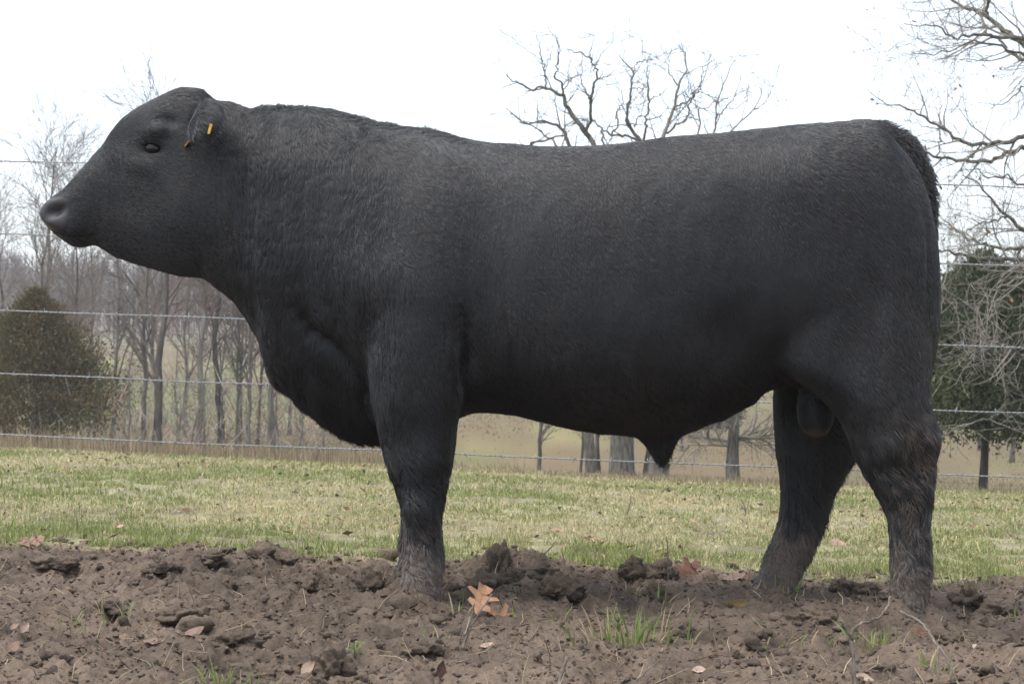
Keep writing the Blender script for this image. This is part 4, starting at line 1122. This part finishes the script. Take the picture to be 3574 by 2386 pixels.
def far_weeds():
    r = np.random.default_rng(93); n = 60000
    d = r.uniform(42, 120, n); x = r.uniform(-.32, .34, n) * d
    k = r.random(n) < np.clip(.55 + .8 * fbm(x / 6, d / 14, 15, 3), 0.1, 1); x, d = x[k], d[k]; n = len(x)
    h = r.uniform(.03, .12, n)
    cols = np.where(r.random((n, 1)) < .5, np.array([.20, .165, .085]), np.array([.165, .17, .075])) * r.uniform(.75, 1.2, (n, 1))
    blades(n, x, d + CAM[1], h, r.uniform(.012, .03, n), np.full(n, .4), cols, r, 'rough_pasture', grass_mat, 'tawny rough grass tufts across the hollow beyond the field', 'grass')
far_weeds()

def litter():
    r = np.random.default_rng(97); n = 1500
    d = r.uniform(6.9, 18, n); x = r.uniform(-.3, .3, n) * d; y = d + CAM[1]
    k = (mud_mask(x, y) < .5) & (r.random(n) < np.clip(.5 + .8 * fbm(x, y, 33, 2), .05, 1)); x, y = x[k], y[k]; n = len(x)
    c = np.stack([x, y, ground_z(x, y) + r.uniform(.008, .03, n)], -1)
    a = r.normal(0, 1, (n, 3)); a[:, 2] *= .35; a /= np.linalg.norm(a, axis=1, keepdims=True)
    b = np.cross(a, r.normal(0, 1, (n, 3))); b /= np.linalg.norm(b, axis=1, keepdims=True)
    s = r.uniform(.008, .028, (n, 1))
    v = np.stack([c - a * s, c + b * s * .5, c + a * s, c - b * s * .45], 1).reshape(-1, 3)
    me = mesh_np('leaf_litter', v, None, np.arange(4 * n).reshape(-1, 4), False)
    pal = np.array([[.16, .10, .065], [.30, .19, .12], [.10, .075, .055], [.36, .25, .17]])[r.integers(0, 4, n)]
    vcol(me, 'col', np.repeat(pal * r.uniform(.7, 1.2, (n, 1)), 4, 0))
    link('leaf_litter', me, mat_attr('leaf_litter', .8, .2), kind='stuff', label='scraps of dead leaf and dirt scattered through the pasture grass', cat='litter')
litter()
# ---------------------------------------------------------------- what lies on the mud
def hit(sx, sy):
    """where the line of sight through a pixel meets the ground"""
    a = CAM; d = unit(px(sx, sy, 5.0) - CAM)
    t = np.linspace(2.5, 40, 6000); P = a + np.outer(t, d)
    below = P[:, 2] < ground_z(P[:, 0], P[:, 1])
    i = below.argmax() if below.any() else -1
    return P[i]
def ico():
    p = (1 + 5 ** .5) / 2
    v = np.array([(-1, p, 0), (1, p, 0), (-1, -p, 0), (1, -p, 0), (0, -1, p), (0, 1, p), (0, -1, -p), (0, 1, -p), (p, 0, -1), (p, 0, 1), (-p, 0, -1), (-p, 0, 1)], float)
    f = [(0, 11, 5), (0, 5, 1), (0, 1, 7), (0, 7, 10), (0, 10, 11), (1, 5, 9), (5, 11, 4), (11, 10, 2), (10, 7, 6), (7, 1, 8), (3, 9, 4), (3, 4, 2), (3, 2, 6), (3, 6, 8), (3, 8, 9), (4, 9, 5), (2, 4, 11), (6, 2, 10), (8, 6, 7), (9, 8, 1)]
    return v / np.linalg.norm(v[0]), np.array(f)
def subdiv(v, f):
    cache, vv, ff = {}, list(v), []
    def mid(a, b):
        k = (min(a, b), max(a, b))
        if k not in cache:
            m = vv[a] + vv[b]; vv.append(m / np.linalg.norm(m)); cache[k] = len(vv) - 1
        return cache[k]
    for a, b, c in f:
        x, y, z = mid(a, b), mid(b, c), mid(c, a)
        ff += [(a, x, z), (b, y, x), (c, z, y), (x, y, z)]
    return np.array(vv), np.array(ff)
I1 = subdiv(*ico()); I2 = subdiv(*I1); I3 = subdiv(*I2)
def clod_shape(base, r, amp=.45):
    o = r.uniform(0, 50, 3)
    n = noise3(base[:, 0] * 1.5 + o[0], base[:, 1] * 1.5 + o[1], base[:, 2] * 1.5 + o[2]) * amp + noise3(base[:, 0] * 3.6 + o[1], base[:, 1] * 3.6 + o[2], base[:, 2] * 3.6 + o[0]) * amp * .55
    if len(base) > 300:
        n = n + noise3(base[:, 0] * 8 + o[0], base[:, 1] * 8, base[:, 2] * 8 + o[0]) * amp * .36 + noise3(base[:, 0] * 15 + o[0], base[:, 1] * 15, base[:, 2] * 15 + o[0]) * amp * .16
    return base * (1 + n)[:, None]
rl = np.random.default_rng(121)
clod_mat = mat_attr('mud_clods', .85, .3, bump_scale=110, bump=1.0)
def scatter_clods():
    g = Geo(); protos = [clod_shape(I1[0], rl, .95) for _ in range(14)]
    n = 3000
    y = rl.uniform(-2.2, 1.35, n); x = rl.uniform(-1, 1, n) * (.285 * (y + 6) + .25)
    k = rl.random(n) < mud_mask(x, y - .12) * np.clip(.55 + .8 * fbm(x * 2.2, y * 2.2, 30, 2), .06, 1)
    x, y = x[k], y[k]; z = ground_z(x, y)
    s = .0035 + .008 * rl.random(len(x)) ** 2 + .018 * (rl.random(len(x)) ** 12)
    for i in range(len(x)):
        p = protos[rl.integers(14)]
        a = rl.uniform(0, 6.28); c, sn = math.cos(a), math.sin(a)
        q_ = p * s[i] * np.array([rl.uniform(.8, 1.5), rl.uniform(.8, 1.4), rl.uniform(.55, .95)])
        q_ = np.stack([q_[:, 0] * c - q_[:, 1] * sn, q_[:, 0] * sn + q_[:, 1] * c, q_[:, 2]], -1)
        g.add(q_ + np.array([x[i], y[i], z[i] + .25 * s[i]]), I1[1], None, np.array([.126, .093, .068]) * rl.uniform(.6, 1.35))
    link('mud_crumbs', g.mesh('mud_crumbs'), clod_mat, kind='stuff', label='crumbs and lumps of brown mud strewn over the ground', cat='mud')
scatter_clods()
def fine_crumbs():
    n = 24000; b, f = ico(); b = b.copy()
    y = rl.uniform(-2.2, 1.25, n); x = rl.uniform(-1, 1, n) * (.285 * (y + 6) + .2)
    k = rl.random(n) < mud_mask(x, y - .08); x, y = x[k], y[k]; n = len(x)
    s = .0018 + .0045 * rl.random(n) ** 2
    v = b[None] * (1 + .35 * rl.normal(0, 1, (n, 12, 1))) * s[:, None, None] * np.array([1.2, 1.1, .8]) + np.stack([x, y, ground_z(x, y) + .3 * s], -1)[:, None]
    t = f[None] + (np.arange(n) * 12)[:, None, None]
    me = mesh_np('mud_grit', v.reshape(-1, 3), t.reshape(-1, 3), None, False)
    vcol(me, 'col', np.repeat(np.array([.126, .093, .068]) * rl.uniform(.55, 1.5, (n, 1)), 12, 0))
    link('mud_grit', me, clod_mat, kind='stuff', label='fine broken crumbs of soil over the mud', cat='mud')
fine_crumbs()
CLODS = [  # sx, sy, width px, height px, label
    (1745, 1965, 80, 105, 'tall peaked mud clod between the forelegs and the belly'), (1690, 2015, 100, 60, 'broad low mud clod leaning on the tall peaked clod'), (1790, 2010, 70, 55, 'dark mud clod right of the tall peaked clod'),
    (2215, 1975, 85, 70, 'round grassy mud clod left of the reddish leaf'), (2315, 1985, 90, 60, 'square-topped mud clod touching the reddish leaf'), (1880, 1995, 110, 50, 'flat dark mud clod right of the foreleg below the belly'),
    (1960, 2045, 120, 65, 'wide brown mud clod in front of the flat dark clod'), (2280, 2060, 70, 55, 'mud clod with a hollow beneath it under the square-topped clod'),
    (905, 1930, 80, 45, 'mud clod capping the ridge left of the forelegs'), (1000, 1955, 70, 40, 'rounded mud clod beside the clod capping the ridge'), (735, 1945, 90, 40, 'low mud clod at the grass edge under the brisket'),
    (3380, 2075, 110, 70, 'large mud clod just behind the near hind foot'), (3020, 2050, 90, 45, 'dark mud clod between the hind feet'), (2940, 2040, 70, 40, 'small dark clod against the heel of the far hind foot'),
    (1300, 2030, 90, 70, 'mud clod against the toe of the front foot'), (1075, 2040, 70, 40, 'reddish brown clod lying out from the front foot'), (3480, 2120, 120, 60, 'flattened mud clod beyond the large clod behind the hind foot'),
    (620, 2150, 110, 45, 'long low mud clod beside the sparse grass blades'), (380, 2110, 80, 40, 'pale flat mud clod above the sparse grass blades'), (2370, 2190, 100, 60, 'crumbly mud clod right of the big grass tuft'),
    (1160, 2310, 130, 100, 'big clod of mud under the little clover plant'), (3300, 2220, 110, 55, 'low clod beside the bent grey stick'), (2850, 2150, 120, 55, 'broad clod in front of the far hind foot'),
    (560, 1985, 100, 45, 'mud clod on the churned bank left of the brisket'), (180, 1960, 130, 50, 'mud hump at the grass edge below the cedar'), (1490, 2250, 110, 60, 'rough clod below the big orange leaf'), (830, 2230, 150, 70, 'smeared mud clod left of the clover plant')]
for sx, sy, w, h, lab in CLODS:
    p = hit(sx, sy + h * .35); m = (p[1] + 6) / FPX
    v = clod_shape(I3[0], rl, .72) * np.array([w * m * .45, w * m * .42, h * m * .50])
    me = mesh_np('mud_clod', v, I3[1]); vcol(me, 'col', np.tile(np.array([.126, .093, .068]) * rl.uniform(.75, 1.15), (len(v), 1)))
    o = link('mud_clod', me, clod_mat, label=lab, cat='mud clod', group='large mud clods', loc=(p[0], p[1], float(ground_z(p[0], p[1])) + h * m * .12))
    o.rotation_euler = (0, 0, rl.uniform(-.4, .4))
# straw and stubble
straw_mat = mat_attr('straw', .7, .25, trans=.15)
def straws():
    g = Geo(); n = 1000
    y = rl.uniform(-2.1, 1.1, n); x = rl.uniform(-1, 1, n) * (.285 * (y + 6) + .2)
    z = ground_z(x, y)
    for i in range(n):
        L = rl.uniform(.02, .10); az = rl.uniform(0, 6.28); el = abs(rl.normal(0, .35)) if rl.random() < .75 else rl.uniform(.6, 1.4)
        d = np.array([math.cos(az) * math.cos(el), math.sin(az) * math.cos(el), math.sin(el)])
        b = np.array([x[i], y[i], z[i] - .003]); bend = np.cross(d, rl.normal(0, 1, 3)) * .25
        pts = np.array([b, b + d * L * .5 + bend * L * .3, b + d * L])
        if el < .5: pts[1:, 2] = np.maximum(pts[1:, 2], ground_z(pts[1:, 0], pts[1:, 1]) + .003)
        c = np.array([.46, .37, .24]) if rl.random() < .7 else np.array([.17, .11, .075])
        tube(g, pts, [.0016, .0015, .0008], 3, c * rl.uniform(.6, 1.2), cap=False)
    link('straw_bits', g.mesh('straw_bits'), straw_mat, kind='stuff', label='bits of straw and stalk trodden into the mud', cat='straw')
straws()
# dead leaves
def leaf_mesh(kind, size, r, curl, seed_c):
    if kind == 'oak':
        half = [(0, 0), (.06, .05), (.20, .10), (.30, .30), (.40, .27), (.44, .12), (.52, .16), (.62, .42), (.72, .34), (.70, .15), (.80, .16), (.90, .20), (.94, .08), (1.0, 0)]
    else:
        half = [(0, 0), (.1, .10), (.3, .22), (.5, .26), (.7, .20), (.88, .09), (1.0, 0)]
    half = np.array(half); nh = len(half)
    rows = []
    for t, w in half:
        rows.append([(t, w * k) for k in (-1, -.5, 0, .5, 1)])
    P = np.array(rows).reshape(-1, 2)
    P[:, 0] += .06 * np.abs(P[:, 1]) * (1 if kind == 'oak' else 0) + r.normal(0, .012, len(P))
    o = r.uniform(0, 30)
    z = curl * (P[:, 1] ** 2) * 2.2 + .10 * noise3(P[:, 0] * 4 + o, P[:, 1] * 5, o) + curl * .6 * (P[:, 0] - .4) ** 2
    v = np.column_stack([P[:, 0] - .1, P[:, 1], z]) * size
    i = np.arange(nh - 1)[:, None] * 5; j = np.arange(4)[None]
    q_ = np.stack([i + j, i + j + 1, i + 5 + j + 1, i + 5 + j], -1).reshape(-1, 4)
    g = Geo()
    top_, bot_ = v + [0, 0, .0004], v - [0, 0, .0004]
    g.add(top_, None, q_, seed_c); g.add(bot_, None, q_[:, ::-1], np.array(seed_c) * .9)
    tube(g, np.array([(-.28, .02, .01), (-.12, 0, 0), (.3, 0, .004), (.85, 0, .004)]) * size + np.array([0, 0, .001]) , np.array([.008, .010, .008, .003]) * size, 4, np.array(seed_c) * .7)
    return g.mesh('dead_leaf')
leaf_mat = mat_attr('dry_leaf', .65, .25, bump_scale=60, bump=.4, trans=.25)
LEAVES = [  # sx, sy, size px, kind, colour, (rx, ry, rz), label
    (1660, 2150, 150, 'oak', (.42, .24, .14), (1.05, -.75, 1.2), 'big orange-tan oak leaf standing upright on the mud'), (1705, 2148, 110, 'oak', (.38, .21, .12), (1.2, .25, .3), 'orange-brown leaf half folded beside the big upright leaf'),
    (2350, 2015, 125, 'oak', (.24, .12, .08), (1.1, -.35, .3), 'reddish brown oak leaf on the mud edge under the flank'), (2400, 2040, 85, 'plain', (.30, .19, .15), (.9, -.3, .5), 'dull pinkish leaf overlapping the reddish leaf'),
    (70, 1905, 95, 'oak', (.33, .20, .15), (.9, -.2, .4), 'dull pink-brown leaf lying in the grass edge'), (75, 2215, 55, 'plain', (.30, .22, .17), (1.1, -.6, 1.2), 'small pale pink leaf upright in the mud'), (38, 2205, 40, 'plain', (.30, .21, .16), (.9, -.5, .9), 'tiny pink leaf scrap beside the pale pink leaf'),
    (505, 2250, 80, 'plain', (.26, .175, .13), (.6, 0, 0), 'tan leaf lying flat on the mud near the sparse grass'), (650, 2225, 80, 'plain', (.26, .175, .135), (.8, -.3, .6), 'curled pinkish leaf on the mud left of the smeared clod'),
    (1055, 2362, 75, 'plain', (.36, .26, .19), (.9, -.6, .8), 'pale pink-tan leaf upright beside the clover clod'), (1535, 2380, 80, 'plain', (.07, .035, .025), (1.3, -.9, 1.4), 'dark brown leaf standing on edge in the mud'),
    (1680, 2265, 50, 'plain', (.45, .32, .25), (.8, -.2, .3), 'small tan leaf below the big orange leaf'), (3395, 2262, 85, 'plain', (.55, .45, .36), (.7, .5, -.3), 'pale straw-coloured leaf on the mud right of the bent stick'),
    (2420, 2345, 70, 'plain', (.50, .38, .30), (.6, .1, .1), 'pale leaf scrap lying on the mud below the grass tuft'), (2990, 2365, 75, 'plain', (.36, .27, .21), (.8, .4, -.4), 'pinkish tan leaf at the foot of the forked stick'), (30, 2290, 70, 'plain', (.24, .16, .115), (.8, -.6, 1.0), 'brown leaf leaning on the mud below the tiny pink scrap'),
    (2530, 2030, 90, 'plain', (.30, .20, .16), (.7, -.2, .2), 'dull mauve-brown leaf lying before the far hind foot'), (2060, 1960, 55, 'oak', (.36, .21, .15), (.8, .3, .9), 'small tan leaf caught between clods at the grass edge'), (1920, 1855, 60, 'plain', (.45, .29, .21), (.6, .1, .2), 'tan leaf lying in the grass behind the tall peaked clod'), (2060, 1890, 45, 'plain', (.50, .30, .22), (.6, -.1, .4), 'small orange-pink leaf lying in the grass below the belly'),
    (2895, 1895, 70, 'plain', (.42, .29, .22), (.7, .2, -.2), 'tan leaf in the grass between the hind legs'), (3050, 2095, 60, 'plain', (.40, .30, .24), (.6, .4, .8), 'pale folded leaf on mud between the hind feet'), (3190, 2215, 70, 'oak', (.20, .09, .05), (.7, 0, .5), 'dark rusty leaf behind the bent stick'), (1245, 1960, 60, 'plain', (.36, .25, .19), (.5, 0, .3), 'faded leaf at the grass edge before the front feet')]
for sx, sy, size, kind, col, rot, lab in LEAVES:
    p = hit(sx, sy); m = (p[1] + 6) / FPX
    o = link('dead_leaf', leaf_mesh(kind, size * m, rl, rl.uniform(.1, .5), col), leaf_mat, label=lab, cat='leaf', group='dead leaves on the ground', loc=(p[0], p[1], p[2] + .008))
    o.rotation_euler = (rot[0] * .6, rot[1], rot[2])
# grass tufts growing in the mud
def tuft(sx, sy, n, hpx, wpx, green, lab):
    p = hit(sx, sy); m = (p[1] + 6) / FPX
    x = rl.normal(0, wpx * m * .33, n); y = rl.normal(0, wpx * m * .22, n)
    g = Geo(); single = True
    root = link('grass_tuft', None, label=lab, cat='grass tuft', group='grass tufts in the mud', loc=p) if single else None
    for i in range(n):
        L = hpx * m * rl.uniform(.35, 1.1); az = math.atan2(y[i] + rl.normal(0, .02), x[i] + rl.normal(0, .02)); ln = rl.uniform(.05, .7)
        b = np.array([x[i], y[i], float(ground_z(p[0] + x[i], p[1] + y[i])) - p[2] - .004])
        t = np.linspace(0, 1, 5)[:, None]
        pts = b + t * L * np.array([0, 0, 1.0]) * (1 - .25 * ln * t) + np.array([math.cos(az), math.sin(az), 0]) * L * ln * t ** 1.7
        w = rl.uniform(.0014, .0028) * np.array([.8, 1, .9, .6, .08])
        sdv = unit(np.cross(pts[-1] - pts[0], rl.normal(0, 1, 3)))
        v = np.stack([pts - sdv * w[:, None], pts + sdv * w[:, None]], 1).reshape(-1, 3)
        k = np.arange(4)[:, None] * 2
        isg = rl.random() < green
        c = np.array([.17, .235, .065]) * rl.uniform(.7, 1.4) if isg else np.array([.46, .37, .22]) * rl.uniform(.6, 1.15)
        g.add(v, None, k + np.array([[0, 1, 3, 2]]), c)
        if single:
            link('blade', g.mesh('blade'), grass_mat, root); g = Geo()
    if not single: link('grass_tuft', g.mesh('grass_tuft'), grass_mat, label=lab, cat='grass tuft', group='grass tufts in the mud', loc=p)
for a in [(2195, 2250, 95, 150, 260, .66, 'large tuft of green and straw grass in the mud below the belly'), (270, 2185, 14, 100, 170, .8, 'sparse green blades in the mud below the cedar side'), (330, 2170, 5, 110, 60, .1, 'few straw stalks standing beside the sparse green blades'),
          (800, 2386, 60, 95, 230, .85, 'bright green tuft left of the little clover plant'), (1590, 2135, 12, 90, 60, .7, 'few green blades against the big orange leaf'), (3040, 2275, 40, 100, 150, .75, 'green tuft growing between the forked and the bent stick'),
          (2680, 2245, 45, 75, 330, .35, 'straggly straw-coloured tuft right of the large tuft'), (3250, 2330, 16, 90, 90, .7, 'thin green tuft at the bent stick'), (2290, 2090, 10, 95, 60, .6, 'few upright blades below the square-topped clod'), (1840, 2165, 7, 60, 60, .8, 'tiny green sprout right of the big orange leaf'), (1960, 2150, 6, 60, 40, .8, 'tiny green sprout left of the large tuft'),
          (900, 2250, 16, 60, 140, .1, 'splayed dry straw tuft on the smeared clod'), (430, 2170, 7, 70, 60, .6, 'two or three green blades right of the sparse blades'), (3540, 2150, 10, 50, 80, .8, 'pale green blades beyond the clods behind the hind foot'), (1540, 2230, 22, 60, 120, .1, 'dry straw tuft under the brown stems'), (2200, 2060, 14, 60, 80, .3, 'bent straw tuft under the round grassy clod'),
          (2030, 1850, 8, 130, 40, 0, 'thin tall straw stalks in the grass below the belly'), (2440, 1960, 10, 90, 90, .2, 'straw tuft at the grass edge behind the reddish leaf'), (3370, 2040, 40, 70, 220, .75, 'rough tuft at the grass edge behind the near hind foot'), (2720, 2040, 24, 70, 120, .6, 'tuft of grass against the toe of the far hind foot')]:
    tuft(*a)
# clover
def clover(sx, sy):
    p = hit(sx, sy); g = Geo(); root = link('clover_plant', None, label='small bright green clover plant on a mud clod', cat='plant', loc=p)
    lg = Geo()
    for i in range(7):
        az = rl.uniform(0, 6.28); s = rl.uniform(.006, .03); top_ = np.array([math.cos(az) * s, math.sin(az) * s, rl.uniform(.018, .038)])
        tube(g, np.array([[0, 0, -.004], top_ * .6 + [0, 0, .004], top_]), .0009, 4)
        for k in range(3):
            a = az + k * 2.09; d = np.array([math.cos(a), math.sin(a), .25]); e = np.array([-math.sin(a), math.cos(a), .0]); R = rl.uniform(.006, .009)
            v = np.array([top_, top_ + d * R * .8 + e * R * .55, top_ + d * R * 1.3 + e * R * .3, top_ + d * R * 1.15, top_ + d * R * 1.3 - e * R * .3, top_ + d * R * .8 - e * R * .55])
            lg.add(v, [[0, 1, 2], [0, 2, 3], [0, 3, 4], [0, 4, 5]], None, np.array([.14, .26, .06]) * rl.uniform(.8, 1.2))
    link('stem', g.mesh('stem'), mat_simple('clover_stem', (.16, .24, .08)), root)
    link('leaves', lg.mesh('leaves', False), grass_mat, root)
clover(1240, 2290)
# sticks and stems
stick_mat = bark_mat('dead_stick', (.17, .14, .115), (.28, .24, .20), 40)
def stick(lab, paths, cat='stick', name='dead_stick'):
    p = hit(*paths[0][0][0][:2]) if False else hit(paths[0][0][0][0], paths[0][0][0][1])
    g = Geo()
    for pl, w0, w1, dy in paths:
        q_ = np.array([px(a, b, p[1] + dy * k / max(1, len(pl) - 1)) for k, (a, b) in enumerate(pl)]) - p
        wr = np.linspace(w0, w1, len(pl)) * (p[1] + 6) / FPX / 2
        R = resample(np.column_stack([q_, wr]), len(pl) * 5)
        R[1:-1, :3] += rl.normal(0, .0012, (len(R) - 2, 3))
        tube(g, R[:, :3], R[:, 3], 7)
    link(name, g.mesh(name), stick_mat, label=lab, cat=cat, loc=p)
stick('forked grey dead stick standing in the mud before the hind foot', [([(2985, 2400), (2980, 2300), (2970, 2210), (2990, 2180), (3035, 2165), (3075, 2150), (3098, 2115), (3108, 2080)], 13, 7, .06), ([(2975, 2230), (2950, 2190), (2930, 2165)], 13, 7, -.03), ([(3050, 2160), (3010, 2165)], 6, 3, .0)])
stick('bent pale grey stick arching over the mud by the hind foot', [([(3350, 2400), (3320, 2330), (3285, 2265), (3262, 2240), (3240, 2200), (3205, 2165), (3138, 2132)], 8, 12, .12), ([(3275, 2255), (3272, 2320), (3280, 2386)], 9, 6, -.03)])
stick('brown twiggy stems rising beside the big orange leaf', [([(1615, 2265), (1635, 2190), (1650, 2140), (1655, 2105)], 9, 5, .02), ([(1612, 2262), (1650, 2170), (1690, 2110), (1718, 2070)], 8, 4, .03), ([(1600, 2260), (1612, 2200), (1608, 2150)], 6, 3, .0)])
stick('dark stub of stalk leaning in the mud below the large tuft', [([(1950, 2395), (1968, 2330), (1978, 2290)], 16, 10, .02)])
stick('thin tan stalk leaning out of the mud below the tuft', [([(2200, 2395), (2255, 2340), (2300, 2305)], 7, 4, .05)])
stick('thin brown stem leaning by the dark stub', [([(2300, 2380), (2320, 2330), (2333, 2297)], 8, 4, .02)])
stick('pale straw stalk standing at the mud edge behind the reddish leaf', [([(2333, 2025), (2332, 1950), (2326, 1870)], 6, 3, .02)])
stick('dry weed stalk with side twigs in the grass ahead of the hind legs', [([(2605, 1800), (2600, 1770), (2588, 1740)], 5, 3, .0), ([(2603, 1785), (2612, 1755), (2618, 1735)], 4, 2, .0), ([(2602, 1780), (2580, 1755)], 4, 2, 0)], 'weed', 'weed_stalk')
stick('thin dark weed stem in the grass under the sheath', [([(2193, 1785), (2200, 1750), (2203, 1725)], 5, 3, .0)], 'weed', 'weed_stalk')
# old dung, dried yellow
p = hit(2595, 2115); m = (p[1] + 6) / FPX
v = I3[0] * np.array([95 * m, .07, .022]); v = v * (1 + .18 * noise3(I3[0][:, 0] * 3, I3[0][:, 1] * 3, I3[0][:, 2] * 3))[:, None]
v[:, 2] += .006 * noise3(v[:, 0] * 60, v[:, 1] * 60, 3)
me = mesh_np('dung', v, I3[1]); vcol(me, 'col', np.array([.20, .135, .055]) * (1 + .4 * noise3(v[:, 0] * 40, v[:, 1] * 90, v[:, 2] * 40))[:, None])
link('dung_pat', me, mat_attr('dung', .85, .2, bump_scale=140, bump=1.0), label='flattened yellowish dung pat below the far hind foot', cat='dung', loc=p)
# ---------------------------------------------------------------- damp winter air
hz = Geo()
x0, x1, y0, y1, z0, z1 = -950, 950, -80, 2700, -40, 60
hz.add(np.array([(x0, y0, z0), (x1, y0, z0), (x1, y1, z0), (x0, y1, z0), (x0, y0, z1), (x1, y0, z1), (x1, y1, z1), (x0, y1, z1)]), None,
       [[0, 3, 2, 1], [4, 5, 6, 7], [0, 1, 5, 4], [1, 2, 6, 5], [2, 3, 7, 6], [3, 0, 4, 7]])
hm = bpy.data.materials.new('haze'); hm.use_nodes = True
hm.node_tree.nodes.clear()
ho = hm.node_tree.nodes.new('ShaderNodeOutputMaterial'); hv = hm.node_tree.nodes.new('ShaderNodeVolumePrincipled')
hv.inputs['Color'].default_value = (.92, .95, 1.0, 1); hv.inputs['Density'].default_value = 0.0007; hv.inputs['Anisotropy'].default_value = 0.2
hm.node_tree.links.new(hv.outputs[0], ho.inputs['Volume'])
link('haze', hz.mesh('haze', False), hm, kind='stuff', label='thin pale winter haze over the pasture', cat='haze')
